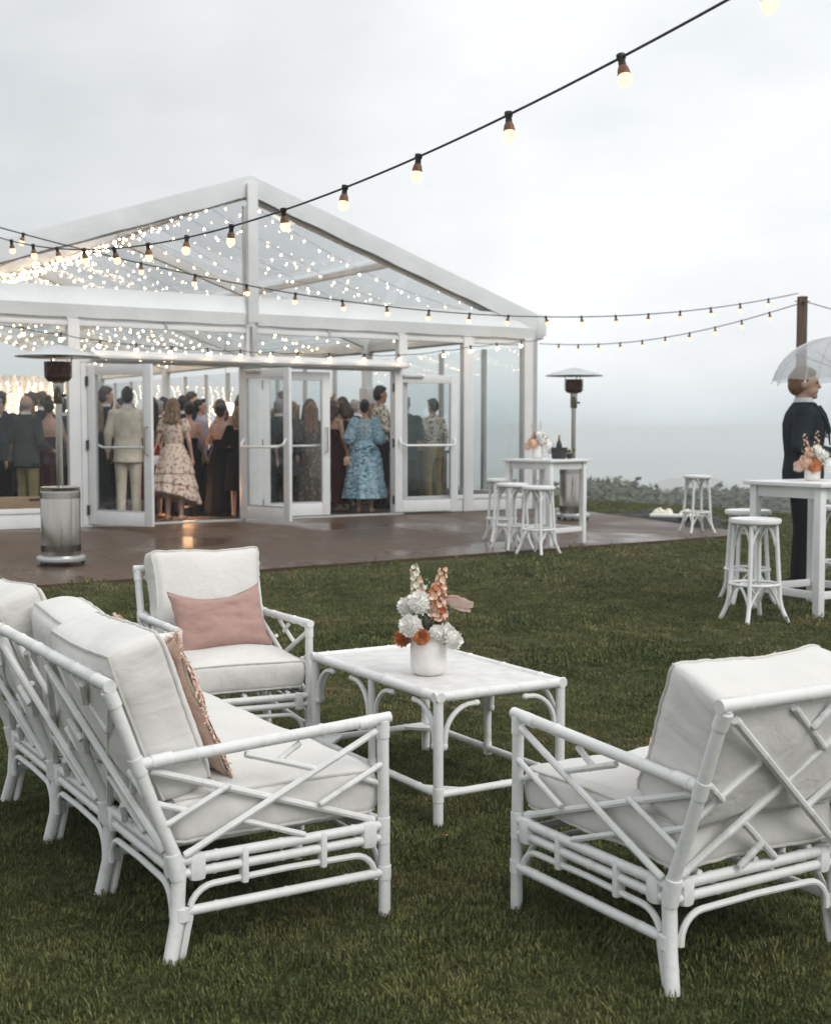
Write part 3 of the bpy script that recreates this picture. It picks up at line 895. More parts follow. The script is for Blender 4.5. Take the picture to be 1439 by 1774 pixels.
def box_cushion(name, w, h, t, parent, loc, rot, puff=.03, seed=0, m='canvas', slump=0.0, n=22):
    """boxed cushion lying in its local xy plane, thickness along z, piped edges as sub-parts"""
    rnd = Vector((seed * 3.7, seed * 1.9, seed))
    bm = bmesh.new(); bmesh.ops.create_cube(bm, size=2)
    bmesh.ops.subdivide_edges(bm, edges=bm.edges[:], cuts=n, use_grid_fill=True)
    rr = .028

    def shape(x, y, z):
        px, py, pz = x * w / 2, y * h / 2, z * t / 2
        cx = max(-w / 2 + rr, min(w / 2 - rr, px)); cy_ = max(-h / 2 + rr, min(h / 2 - rr, py)); cz = max(-t / 2 + rr, min(t / 2 - rr, pz))
        dv = Vector((px - cx, py - cy_, pz - cz))
        if dv.length > 1e-6: dv = dv.normalized() * rr
        P = Vector((cx, cy_, cz)) + dv
        k = (1 - min(1, abs(x)) ** 2.4) * (1 - min(1, abs(y)) ** 2.4)
        P.z += (1 if z > 0 else -1) * puff * k * min(1, abs(z) * 1.2)
        # sides bulge and corners pull in
        P.x += (1 if x > 0 else -1) * .012 * (1 - z * z) * (1 if abs(x) > .98 else 0)
        P.y += (1 if y > 0 else -1) * .012 * (1 - z * z) * (1 if abs(y) > .98 else 0)
        P.x -= math.copysign(.014, x) * (abs(x) ** 6) * (1 - y * y); P.y -= math.copysign(.012, y) * (abs(y) ** 6) * (1 - x * x)
        nz_ = noise.noise(Vector((P.x * 5, P.y * 5, P.z * 5)) + rnd) * .010 + noise.noise(Vector((P.x * 12, P.y * 4, P.z * 14)) + rnd) * .004
        nrm = Vector((x ** 5, y ** 5, z ** 5)); nrm = nrm.normalized() if nrm.length > 1e-6 else Vector((0, 0, 1))
        P += nrm * nz_
        # gathers along the boxed edge
        e = max(abs(x), abs(y))
        P += nrm * .0022 * math.sin((P.x + P.y) * 110 + 9 * noise.noise(P * 6 + rnd)) * max(0, e - .8) * 5 * .6
        if slump: P.z -= slump * (y * .5 + .5) ** 2 * .12; P.x += slump * .04 * math.sin(y * 2)
        return P
    for v in bm.verts: v.co = shape(*v.co)
    me = bpy.data.meshes.new(name); bm.to_mesh(me); bm.free()
    me.polygons.foreach_set('use_smooth', [True] * len(me.polygons))
    o = link(name, me, m, parent, loc); o.rotation_euler = rot
    for z in (-.86, .86):
        pts = []
        N = 26
        for sx, sy, ex, ey in ((-1, -1, 1, -1), (1, -1, 1, 1), (1, 1, -1, 1), (-1, 1, -1, -1)):
            for i in range(N):
                a = i / N; x = lerp(sx, ex, a); y = lerp(sy, ey, a)
                q = shape(max(-1, min(1, x)), max(-1, min(1, y)), z)
                pts.append(q + Vector((x if abs(x) > .99 else 0, y if abs(y) > .99 else 0, z * .7)).normalized() * .002)
        pts.append(pts[0])
        MB().tube(pts, .0048, 6, caps=False).build('piping', 'piping', o)
    return o


def pillow(name, w, h, t, m, label, loc, rot, seed=0, fringe=None, sag=.04):
    rnd = Vector((seed * 2.3, seed, seed * .7)); n = 30
    o = thing(name, label, 'pillow', loc)
    o.rotation_euler = rot
    mb = MB()

    def f(x, y, s):
        k = (max(0, 1 - abs(x) ** 2.2) * max(0, 1 - abs(y) ** 2.2)) ** .55
        px = x * w / 2 * (1 - .07 * (1 - y * y) * abs(x) ** 3); py = y * h / 2 * (1 - .09 * (1 - x * x) * abs(y) ** 3)
        py -= sag * (1 - x * x) * (y > 0) * abs(y)
        z = s * t / 2 * k
        c = noise.noise(Vector((x * 1.6, y * 3.2, s)) + rnd) * .017 + abs(noise.noise(Vector((x * 2.5 + y, y * 5, s * 2)) + rnd)) * -.016 * k
        return Vector((px, py, z + s * c))
    for s in (1, -1):
        for i in range(n + 1):
            for j in range(n + 1): mb.v.append(tuple(f(i / n * 2 - 1, j / n * 2 - 1, s)))
    K = (n + 1) ** 2
    for i in range(n):
        for j in range(n):
            a = i * (n + 1) + j
            mb.f.append((a, a + n + 1, a + n + 2, a + 1)); mb.f.append((K + a, K + a + 1, K + a + n + 2, K + a + n + 1))
    cv = mb.build('cover', m, o)
    cv.data.set_sharp_from_angle(angle=R(80))
    if fringe:
        fb = MB()
        for e in range(4):
            for i in range(90):
                a = i / 89 * 2 - 1
                x, y = [(a, 1), (a, -1), (1, a), (-1, a)][e]
                p0 = f(x, y, 1); dr = Vector((x if e > 1 else 0, y if e < 2 else 0, random.uniform(-.5, .5)))
                ln = random.uniform(.007, .014)
                fb.tube([p0 - dr * .006, p0 + dr * ln * .6, p0 + dr * ln + Vector((random.gauss(0, .004), random.gauss(0, .004), random.gauss(0, .004)))], [.004, .0035, .0015], 4)
        fr = fb.build('fringe', fringe, o); fr['kind'] = 'stuff'
        # velvet border band on the front
        bb = MB()
        for s in (1, -1):
            for side in (-1, 1):
                N = 24
                base = len(bb.v)
                for i in range(N + 1):
                    y = i / N * 2 - 1
                    for x in (side * .62, side * .72, side * .86, side * .985):
                        bb.v.append(tuple(f(x, y * .985, s) + Vector((0, 0, s * .004))))
                for i in range(N):
                    for j in range(3):
                        a = base + i * 4 + j; bb.f.append((a, a + 1, a + 5, a + 4))
        bb.build('velvet_band', fringe, o)
    return o


def rattan_seat(name, label, cat, loc, rz, bays_, bw, Dp, group=None):
    o = thing(name, label, cat, loc, rz, group)
    L = bays_ * bw; hy = Dp / 2
    rear = lambda z: (-hy + .012) if z < .24 else -hy + .012 - (z - .24) * .36
    ZA, ZR, ZT = .558, .527, .737
    xs_ = [-L / 2 + bw * i for i in range(bays_ + 1)]
    for x in xs_:
        end = abs(abs(x) - L / 2) < .01
        sx = math.copysign(1, x) if end else 0
        pts = []; rs = []
        for z in (0, .03, .10, .18, .24, .27, .31, .40, .50, .60, .68, ZT):
            yy = rear(z)
            if .22 < z < .33: yy = rear(z) + .004
            kick = -.03 * max(0, (.12 - z) / .12)
            pts.append((x + sx * kick * -.5, yy + kick, z)); rs.append(.0195 if z < .3 else .0172)
        MB().tube(pts, rs, 12).build('leg', 'rattan', o)
        # second cane bound beside the lower rear leg
        MB().tube([(x, rear(0) + .036 - .03, 0), (x, rear(.1) + .030, .11), (x, rear(.1) + .030, .14)], .012, 8).build('leg_brace', 'rattan', o)
        bind(o, (x, rear(.1) + .006, .105), (x, rear(.1) + .006, .14), .0270, 6)
        bind(o, (x, rear(.24), .215), (x, rear(.28), .285), .0228, 8)
        if end:
            MB().tube([(x, hy, 0), (x, hy, .1), (x, hy - .003, .3), (x, hy - .004, .5), (x, hy - .004, ZA)], [.0175, .0172, .017, .0168, .0168], 12).build('leg', 'rattan', o)
            bind(o, (x, hy, .105), (x, hy, .145), .0208, 6); bind(o, (x, hy - .003, .21), (x, hy - .003, .285), .0205, 9)
            bind(o, (x, hy - .004, ZA - .045), (x, hy - .004, ZA + .004), .0203, 6)
        else:
            MB().tube([(x, hy, 0), (x, hy, .28)], .0175, 10).build('leg', 'rattan', o)
        # stretcher front to back
        mb = MB(); cane(mb, (x, rear(.1), .125), (x, hy, .125), .0138, 10, 3); mb.build('stretcher', 'rattan', o)
    for s in (-1, 1):
        x = s * L / 2
        # arm
        mb = MB(); cane(mb, (x, hy + .018, ZA + .012), (x, rear(ZR) + .01, ZR + .004), .0164, 12, 2); mb.build('arm_rail', 'rattan', o)
        bind(o, (x, hy - .035, ZA + .008), (x, hy - .085, ZA + .004), .0198, 7)
        bind(o, (x, rear(ZR) + .035, ZR + .006), (x, rear(ZR) + .09, ZR + .010), .0198, 7)
        bind(o, (x, rear(.505), .505), (x, rear(.55), .55), .0210, 6)
        # side seat rails
        for z, r in ((.262, .0148), (.227, .0134)):
            mb = MB(); cane(mb, (x, rear(z), z), (x, hy, z), r, 10, 3); mb.build('seat_rail', 'rattan', o)
        arch(o, (x, rear(.1), 0), (x, hy, 0), .187, .11, .03)
        for t in (.30, .68):
            y = lerp(rear(.2), hy, t)
            MB().box((x, y, .224), (.034, .020, .100), bev=.012).build('rail_wrap', 'wrap', o)
        for y in (rear(.2) + .052, hy - .052):
            MB().box((x, y, .241), (.037, .046, .076), bev=.016).build('rail_wrap', 'wrap', o)
        lattice(o, Vector((x, hy - .01, .270)), Vector((x, rear(.27) + .01, .270)), Vector((x, hy - .01, ZA - .012)), Vector((x, rear(ZR) + .012, ZR - .012)), Vector((s, 0, 0)))
    # front and back seat rails per bay, arches and back lattice
    for i in range(bays_):
        xa, xb = xs_[i], xs_[i + 1]
        for yy, fr in ((rear(.24), 0), (hy, 1)):
            for z, r in ((.262, .0148), (.227, .0134)):
                mb = MB(); cane(mb, (xa + .012, yy, z), (xb - .012, yy, z), r, 10, 2); mb.build('seat_rail', 'rattan', o)
            arch(o, (xa, yy - (0 if fr else .004), 0), (xb, yy - (0 if fr else .004), 0), .187, .105, .034)
            for x in (xa + .050, xb - .050): MB().box((x, yy, .241), (.040, .036, .076), bev=.016).build('rail_wrap', 'wrap', o)
        lattice(o, Vector((xa + .01, rear(.27), .270)), Vector((xb - .01, rear(.27), .270)), Vector((xa + .01, rear(ZT), ZT - .015)), Vector((xb - .01, rear(ZT), ZT - .015)), Vector((0, 1, 0)), .0110, .0095, True)
    mb = MB(); cane(mb, (-L / 2 - .02, rear(ZT), ZT + .006), (L / 2 + .02, rear(ZT), ZT + .006), .0174, 12, 3 * bays_); mb.build('top_rail', 'rattan', o)
    for x in (-L / 2, L / 2): bind(o, (x, rear(ZT - .05), ZT - .05), (x, rear(ZT), ZT - .008), .0213, 7)
    # seat slats hidden under the cushion
    for i in range(bays_ * 3):
        x = -L / 2 + L * (i + .5) / (bays_ * 3)
        mb = MB(); cane(mb, (x, rear(.24), .278), (x, hy, .278), .01, 6, 1); mb.build('seat_slat', 'rattan', o)
    o['_d'] = Dp
    return o, rear, L, hy


rakeang = math.atan(.36)
# sofa on the left
S_LOC = (-.799, 4.205, 0)
sofa, rear, L, hy = rattan_seat('rattan_sofa', 'long white rattan sofa with lattice back seen from behind on the left', 'sofa', S_LOC, R(31 - 90), 3, .57, .63)
box_cushion('seat_cushion', L - .05, .60, .140, sofa, (0, .0, .358), (0, 0, 0), .022, 1, n=34)


def back_cushion(parent, x, rear, seed, w=.53, h=.425, t=.17, dz=0, dyaw=0, lean=0, fwd=0, roll=0):
    # local frame: x width, y up along the rake, z towards the sitter
    a = rakeang + lean
    zc = .432 + dz + h / 2 * math.cos(a)
    yc = rear(.432 + dz + h / 2) + t / 2 / math.cos(a) + .030 + fwd
    o = box_cushion('back_cushion', w, h, t, parent, (x, yc, zc), (0, 0, 0), .028, seed)
    o.rotation_mode = 'QUATERNION'
    q = Quaternion((0, 0, 1), R(180 + dyaw)) @ Quaternion((1, 0, 0), math.pi / 2 - 0)
    # stand the cushion up, then lean it back onto the lattice
    q = Quaternion((0, 0, 1), R(dyaw)) @ Quaternion((1, 0, 0), a) @ Quaternion((0, 1, 0), R(roll)) @ Quaternion((0, 0, 1), math.pi) @ Quaternion((1, 0, 0), math.pi / 2)
    o.rotation_quaternion = q
    return o


back_cushion(sofa, .55, rear, 3)
back_cushion(sofa, -.03, rear, 4, dz=-.035, lean=R(-14), fwd=.05, h=.41, roll=3)
back_cushion(sofa, -.575, rear, 5, dz=-.0, lean=R(3), roll=-3)
sm = Matrix.Translation(S_LOC) @ Matrix.Rotation(R(-59), 4, 'Z')


def on_seat(mx, loc, rot_eul):
    return (mx @ Matrix.Translation(loc) @ rot_eul)


def place(o, mx):
    o.location = mx.translation; o.rotation_mode = 'QUATERNION'; o.rotation_quaternion = mx.to_quaternion()


STAND = Quaternion((0, 0, 1), math.pi).to_matrix().to_4x4() @ Matrix.Rotation(math.pi / 2, 4, 'X')
pl = pillow('fringed_pillow', .46, .45, .075, 'cream_linen', 'cream linen pillow with peach velvet fringe on the sofa', (0, 0, 0), (0, 0, 0), 2, fringe='peach_velvet')
place(pl, sm @ Matrix.Translation((.525, -.190, .432 + .198)) @ Matrix.Rotation(R(1), 4, 'Z') @ Matrix.Rotation(rakeang + R(1), 4, 'X') @ STAND)

# near armchair, back towards us
A_LOC = (.713, 3.554, 0)
ch1, rear1, L1, hy1 = rattan_seat('rattan_armchair', 'white rattan armchair on the right with its lattice back to us', 'armchair', A_LOC, R(31), 1, .585, .66)
box_cushion('seat_cushion', L1 - .05, .64, .135, ch1, (0, .0, .355), (0, 0, 0), .022, 6)
back_cushion(ch1, -.005, rear1, 7, w=.525, h=.37, t=.215)
am = Matrix.Translation(A_LOC) @ Matrix.Rotation(R(31), 4, 'Z')
pl = pillow('blush_pillow', .37, .36, .08, 'peach_velvet', 'peach pillow barely showing behind the right armchair cushion', (0, 0, 0), (0, 0, 0), 4)
place(pl, am @ Matrix.Translation((.0, -.135, .432 + .188)) @ Matrix.Rotation(rakeang + R(2), 4, 'X') @ STAND)

# far armchair, facing us
B_LOC = (-.835, 5.64, 0)
B_RZ = R(180 + 23)
ch2, rear2, L2, hy2 = rattan_seat('rattan_armchair', 'white rattan armchair facing us behind the coffee table', 'armchair', B_LOC, B_RZ, 1, .56, .66)
box_cushion('seat_cushion', L2 - .04, .645, .135, ch2, (0, .0, .355), (0, 0, 0), .018, 8)
back_cushion(ch2, 0, rear2, 9, w=.505, h=.41, t=.165)
bmx = Matrix.Translation(B_LOC) @ Matrix.Rotation(B_RZ, 4, 'Z')
pl = pillow('pink_pillow', .42, .31, .14, 'pink_linen', 'dusty pink rectangular linen pillow on the far armchair', (0, 0, 0), (0, 0, 0), 6, sag=.05)
place(pl, bmx @ Matrix.Translation((.0, -.085, .432 + .120)) @ Matrix.Rotation(R(-2), 4, 'Z') @ Matrix.Rotation(rakeang + R(12), 4, 'X') @ Matrix.Rotation(R(4), 4, 'Y') @ STAND)

# coffee table
CT = (.062, 5.013, 0); CTR = R(31)
ct = thing('coffee_table', 'low white rattan coffee table with arched braces on the lawn', 'table', CT, CTR)
w2, l2, zt = .265, .475, .455
for x, y in ((-w2, -l2), (w2, -l2), (-w2, l2), (w2, l2), (-w2, 0), (w2, 0)):
    r_ = .0178 if abs(y) > .1 else .0150
    MB().tube([(x, y, 0 if abs(y) > .1 else .1), (x, y, .25), (x, y, zt - .01)], r_, 10).build('leg', 'rattan', ct)
    mb = MB(); binding(mb, (x, y, .085), (x, y, .135), r_ * 1.18, 6); mb.build('binding', 'wrap', ct)
for a, b_ in (((-w2, -l2), (w2, -l2)), ((w2, -l2), (w2, l2)), ((w2, l2), (-w2, l2)), ((-w2, l2), (-w2, -l2))):
    dv = (Vector((*b_, 0)) - Vector((*a, 0))).normalized()
    mb = MB(); cane(mb, Vector((*a, zt)) - dv * .018, Vector((*b_, zt)) + dv * .018, .0185, 12, 4); mb.build('top_rail', 'rattan', ct)
    mb = MB(); cane(mb, Vector((*a, .11)), Vector((*b_, .11)), .0142, 10, 3); mb.build('stretcher', 'rattan', ct)
for sx in (-1, 1):
    for sy in (-1, 1):
        mb = MB(); mb.add([(sx * w2, sy * l2, .118), (sx * (w2 - .13), sy * l2, .118), (sx * w2, sy * (l2 - .13), .118), (sx * w2, sy * l2, .106), (sx * (w2 - .13), sy * l2, .106), (sx * w2, sy * (l2 - .13), .106)],
                          [(0, 1, 2), (3, 5, 4), (0, 3, 4, 1), (1, 4, 5, 2), (2, 5, 3, 0)])
        mb.build('corner_shelf', 'rattan', ct, smooth=False)


def quarter(parent, base, dr, r=.0100, rad=.115, zb=.275):
    base = Vector(base); dr = Vector(dr)
    pts = [base + dr * .026 + Vector((0, 0, zb)), base + dr * .028 + Vector((0, 0, zb + .03))]
    for i in range(1, 8):
        t = R(90 * i / 8); pts.append(base + dr * (.028 + rad * (1 - math.cos(t))) + Vector((0, 0, zb + .03 + rad * math.sin(t))))
    pts.append(base + dr * (.028 + rad + .012) + Vector((0, 0, zb + .03 + rad)))
    mb = MB(); mb.tube(pts, r, 9); mb.cap(pts[0], pts[0] + Vector((0, 0, .008)), r * 1.2, r * 1.2); mb.cap(pts[-1], pts[-1] + dr * .006, r * 1.2, r * 1.2)
    mb.build('arched_brace', 'rattan', parent)


for sx in (-1, 1):
    for sy in (-1, 1):
        quarter(ct, (sx * w2, sy * l2, 0), (0, -sy, 0)); quarter(ct, (sx * w2, sy * l2, 0), (-sx, 0, 0))
    quarter(ct, (sx * w2, 0, 0), (0, 1, 0)); quarter(ct, (sx * w2, 0, 0), (0, -1, 0))
m, n, l, b = nodes_of('woven_top')
b.inputs['Base Color'].default_value = (.70, .685, .67, 1); b.inputs['Roughness'].default_value = .55
t = n.new('ShaderNodeTexCoord'); ck = n.new('ShaderNodeTexWave'); ck.inputs['Scale'].default_value = 90; ck.bands_direction = 'X'
ck2 = n.new('ShaderNodeTexWave'); ck2.inputs['Scale'].default_value = 90; ck2.bands_direction = 'Y'
l.new(t.outputs['Object'], ck.inputs['Vector']); l.new(t.outputs['Object'], ck2.inputs['Vector'])
ad = n.new('ShaderNodeMath'); ad.operation = 'MAXIMUM'; l.new(ck.outputs['Fac'], ad.inputs[0]); l.new(ck2.outputs['Fac'], ad.inputs[1])
bp = n.new('ShaderNodeBump'); bp.inputs['Strength'].default_value = .3; bp.inputs['Distance'].default_value = .002
l.new(ad.outputs[0], bp.inputs['Height']); l.new(bp.outputs[0], b.inputs['Normal'])
nz = n.new('ShaderNodeTexNoise'); nz.inputs['Scale'].default_value = 14; nz.inputs['Detail'].default_value = 5
rp = n.new('ShaderNodeValToRGB'); rp.color_ramp.elements[0].position = .35; rp.color_ramp.elements[0].color = (.62, .605, .585, 1)
rp.color_ramp.elements[1].position = .65; rp.color_ramp.elements[1].color = (.74, .73, .715, 1)
l.new(t.outputs['Object'], nz.inputs['Vector']); l.new(nz.outputs['Fac'], rp.inputs[0]); l.new(rp.outputs[0], b.inputs['Base Color'])
MB().box((0, 0, zt + .0), (w2 * 2, l2 * 2, .016), bev=.004).build('woven_top', 'woven_top', ct)

# ================================================================== FLOWERS
def frame_to(dr):
    return Vector(dr).normalized().to_track_quat('Z', 'Y').to_matrix()


def petal(mb, rot, c, ln, wd, up, curl=.3, base=.0):
    """pointed cupped petal in a local frame (x out, z up)"""
    c = Vector(c)
    pr = [(base, .18), (.35, .85), (.7, 1.0), (1.0, .35)]
    vs = []
    for t, w in pr:
        x = t * ln * math.cos(up); z = t * ln * math.sin(up) + curl * ln * t * t * .6
        for sgn in (-1, 0, 1):
            vs.append(c + rot @ Vector((x, sgn * w * wd / 2, z + (abs(sgn) * .15 * wd))))
    fs = []
    for i in range(3):
        for j in range(2):
            a = i * 3 + j; fs.append((a, a + 1, a + 4, a + 3))
    mb.add(vs, fs)


def mum(r, c, dr, rows=6, n0=16, seed=0, core=.80, pw=.40):
    rg = random.Random(seed); mb = MB(); F = frame_to(dr)
    for k in range(rows):
        e = R(-25 + 100 * k / (rows - 1)); cnt = max(5, int(n0 * math.cos(e) + 4))
        for i in range(cnt):
            a = 2 * math.pi * (i + .5 * (k % 2) + rg.uniform(-.2, .2)) / cnt
            rz_ = F @ Matrix.Rotation(a, 3, 'Z')
            petal(mb, rz_, c, r * rg.uniform(.9, 1.1), r * pw, e, rg.uniform(-.05, .25), base=core - .3)
    mb.ell(c, (r * core,) * 3, 12, 8)
    return mb


def floret(mb, c, dr, r, rg):
    F = frame_to(dr)
    for i in range(5):
        petal(mb, F @ Matrix.Rotation(2 * math.pi * i / 5 + rg.random(), 3, 'Z'), c, r, r * .9, R(rg.uniform(15, 50)), .1)


def spire(base, tip, r, n, mname, seed, o, second=None):
    rg = random.Random(seed); base, tip = Vector(base), Vector(tip)
    a = MB(); b_ = MB()
    for i in range(n):
        t = .12 + .88 * i / n; p = base.lerp(tip, t); rr = r * (1.1 - .65 * t)
        an = i * 2.4; out = Vector((math.cos(an), math.sin(an), .35))
        tgt = b_ if (second and rg.random() < .3) else a
        floret(tgt, p + out * rr * .55, out, rr * rg.uniform(.7, 1), rg)
    fl = a.build('flower_spire', mname, o)
    MB().tube([base, base.lerp(tip, .5), tip], [.0025, .002, .001], 5).build('stem', 'stem', o)
    if second and b_.v: b_.build('floret_cluster', second, o)
    return fl


def leaf_spray(o, base, dr, ln, n, m, seed, wd=.018):
    rg = random.Random(seed); base = Vector(base); dr = Vector(dr).normalized(); mb = MB()
    mb.tube([base, base + dr * ln], .0015, 4)
    for i in range(n):
        t = .25 + .75 * i / n
        out = (dr + Vector((rg.uniform(-1, 1), rg.uniform(-1, 1), rg.uniform(-.3, .6)))).normalized()
        F = out.to_track_quat('X', 'Z').to_matrix()
        petal(mb, F, base + dr * ln * t, rg.uniform(.03, .05), wd, .1, .1)
    mb.build('leaf_spray', m, o)


def vase_mesh(o, r, h, m='ceramic'):
    pr = [(r * .72, .0), (r * .80, .004), (r * .95, h * .12), (r, h * .3), (r * 1.0, h * .7), (r * .95, h * .93), (r * .9, h), (r * .82, h), (r * .86, h * .9), (r * .86, h * .3), (0.001, h * .25)]
    MB().lathe(pr, 32).build('vase_body', m, o)


TZ = zt + .010
V0 = Vector((.049, 4.86, TZ))
v = thing('vase', 'rounded white ceramic vase on the coffee table', 'vase', V0)
vase_mesh(v, .069, .150)
fl = thing('bouquet', 'bouquet of white chrysanthemums, orange blooms and peach stock on the coffee table', 'flowers', V0 + Vector((0, 0, .10)))
PX = lambda x, y, dy=0: Vector(((x - 742) * .00216, dy, (1168 - y) * .00216 - .10))      # sketch scale on the vase axis
for i, (x, y, dy, r, mm, nm) in enumerate([(728, 1042, -.03, .046, 'petal_white', 'white_chrysanthemum'), (708, 1052, .01, .040, 'petal_white', 'white_chrysanthemum'),
                                           (712, 1080, -.06, .044, 'petal_white', 'white_chrysanthemum'), (768, 1098, -.03, .046, 'petal_white', 'white_chrysanthemum'),
                                           (783, 1104, -.07, .036, 'petal_white', 'white_chrysanthemum'), (755, 1092, -.055, .03, 'petal_white', 'white_chrysanthemum'),
                                           (699, 1104, -.02, .036, 'petal_orange', 'orange_dahlia'), (730, 1097, -.085, .032, 'petal_orange', 'orange_dahlia'),
                                           (745, 1032, -.02, .024, 'petal_red', 'red_carnation'), (757, 1058, -.03, .022, 'petal_peach', 'peach_carnation')]):
    c = PX(x, y, dy); dr = Vector((c.x * 2.2, dy - .10, c.z * .8 + .01))
    (mum(r, c, dr, 8, 22, i, .62, .26) if 'white' not in nm else mum(r, c, dr, 8, 20, i, .76, .36)).build(nm, mm, fl)
    MB().tube([(c.x * .2, dy * .2, .02), (c.x * .6, dy * .7, c.z * .5), c], .003, 5).build('stem', 'stem', fl)
spire(PX(728, 1060), PX(717, 977), .027, 30, 'petal_cream', 11, fl, 'petal_peach')
spire(PX(752, 1075, .02), PX(768, 983), .029, 32, 'petal_peach', 12, fl)
spire(PX(745, 1070, -.02), PX(756, 1010, -.03), .031, 26, 'petal_peach', 13, fl, 'petal_orange')
spire(PX(735, 1062, .03), PX(742, 1000, .04), .012, 10, 'petal_cream', 14, fl)
spire(PX(757, 1080, -.03), PX(764, 1036, -.05), .030, 20, 'petal_peach', 15, fl, 'petal_red')
for i, (x, y, x2, y2) in enumerate([(762, 1040, 811, 1050), (768, 1036, 797, 1044), (766, 1046, 806, 1064)]):      # blush anthurium spathes
    a, e = PX(x, y, -.03 + .02 * i), PX(x2, y2, -.05 + .02 * i); mb = MB()
    F = (e - a).normalized().to_track_quat('X', 'Z').to_matrix() @ Matrix.Rotation(R(-50 + 15 * i), 3, 'X')
    for sgn in (-1, 1):
        petal(mb, F @ Matrix.Rotation(sgn * .25, 3, 'X'), a, (e - a).length * 1.12, .058, .12, .05)
    mb.build('blush_spathe', 'petal_blush', fl)
for i, (dx, dy, dz, ln) in enumerate([(-.1, -.2, 1, .14), (.1, -.3, 1, .13), (.05, .1, 1, .16), (.6, -.1, .8, .14), (-.5, .1, .8, .12), (.0, -.5, 1, .10)]):
    leaf_spray(fl, (0, 0, .03), (dx, dy, dz), ln, 12, 'sage_leaf' if i % 2 else 'stem', 20 + i, .014)


def small_bouquet(loc, label, vlabel, r=.055, h=.11, s=1.0, orange=True, seed=0):
    vz = thing('vase', vlabel, 'vase', loc); vase_mesh(vz, r, h)
    f = thing('bouquet', label, 'flowers', Vector(loc) + Vector((0, 0, h * .7)))
    rg = random.Random(seed)
    spec = [(-.05, .06, .05, 'petal_peach'), (.05, .09, .055, 'petal_white'), (.10, .03, .05, 'petal_white'), (.0, .03, .05, 'petal_orange' if orange else 'petal_blush'), (-.085, .03, .04, 'petal_blush'),
            (.02, .13, .04, 'petal_white'), (-.03, .12, .035, 'petal_peach')]
    for i, (x, z, rr, mm) in enumerate(spec):
        c = Vector((x * s, rg.uniform(-.06, .01), z * s)); mum(rr * s, c, (x * 2, -.1, z), 5, 14, seed + i).build({'petal_peach': 'peach_carnation', 'petal_white': 'white_chrysanthemum', 'petal_orange': 'orange_dahlia', 'petal_blush': 'blush_rose'}[mm], mm, f)
    spire((-.02, 0, .05), (-.06 * s, 0, .25 * s), .024, 16, 'petal_peach', seed, f)
    spire((.02, 0, .05), (.03 * s, 0, .27 * s), .024, 16, 'petal_peach', seed + 5, f)
    for k in range(4): leaf_spray(f, (0, 0, 0), (rg.uniform(-1, 1), rg.uniform(-.5, .5), .8), .16 * s, 9, 'sage_leaf', seed + k)
    return f


# ================================================================== HIGH TABLES AND STOOLS
def high_table(label, loc, rz, w=.70):
    o = thing('high_table', label, 'table', loc, rz, 'white high tables')
    h = w / 2
    MB().box((0, 0, .985), (w + .06, w + .06, .03), bev=.006).build('table_top', 'white_paint', o)
    for sx in (-1, 1):
        for sy in (-1, 1):
            MB().box((sx * (h - .04), sy * (h - .04), .485), (.062, .062, .97), bev=.005).build('leg', 'white_paint', o)
    for s in (-1, 1):
        MB().box((0, s * (h - .04), .925), (w - .145, .022, .085), bev=.003).build('apron', 'white_paint', o)
        MB().box((s * (h - .04), 0, .925), (.022, w - .145, .085), bev=.003).build('apron', 'white_paint', o)
        MB().box((0, s * (h - .04), .17), (w - .145, .03, .055), bev=.003).build('stretcher', 'white_paint', o)
        MB().box((s * (h - .04), 0, .17), (.03, w - .145, .055), bev=.003).build('stretcher', 'white_paint', o)
    return o


def make_stool():
    o = thing('bar_stool', 'stool', 'stool', group='white bentwood bar stools')
    Hs = .75
    MB().lathe([(.001, Hs - .045), (.165, Hs - .045), (.182, Hs - .035), (.186, Hs - .018), (.180, Hs - .003), (.165, Hs), (.15, Hs - .006), (.001, Hs - .008)], 32).build('seat', 'white_paint', o)
    top, ringz, ringr = .150, .27, .186
    def lg(an, z):
        rr = lerp(.195, .148, min(1, z / .70)) + (.05 * max(0, (.16 - z) / .16) ** 1.6)
        return Vector((math.cos(an) * rr, math.sin(an) * rr, z))
    angs = [math.pi / 4 + math.pi / 2 * i for i in range(4)]
    for an in angs:
        MB().tube([lg(an, z) for z in (0, .03, .07, .11, .16, .3, .5, .71)], [.0155, .016, .016, .016, .016, .0165, .0165, .016], 9).build('leg', 'white_paint', o)
    pts = [Vector((math.cos(2 * math.pi * i / 36) * .176, math.sin(2 * math.pi * i / 36) * .176, ringz)) for i in range(37)]
    MB().tube(pts, .0115, 8, caps=False).build('foot_ring', 'white_paint', o)
    for i in range(4):
        a0, a1 = angs[i], angs[i] + math.pi / 2
        for zb, ztp in ((.55, .70), (.10, .255)):
            pts = []
            for k in range(13):
                t = k / 12; an = lerp(a0, a1, t)
                zz = zb + (ztp - zb) * (1 - abs(2 * t - 1) ** 2.6)
                rr = lg(a0, zz).to_2d().length - .012
                ch = rr * (1 - .16 * math.sin(math.pi * t))
                pts.append((math.cos(an) * ch, math.sin(an) * ch, zz))
            MB().tube(pts, .010, 7).build('bent_arch', 'white_paint', o)
    return o


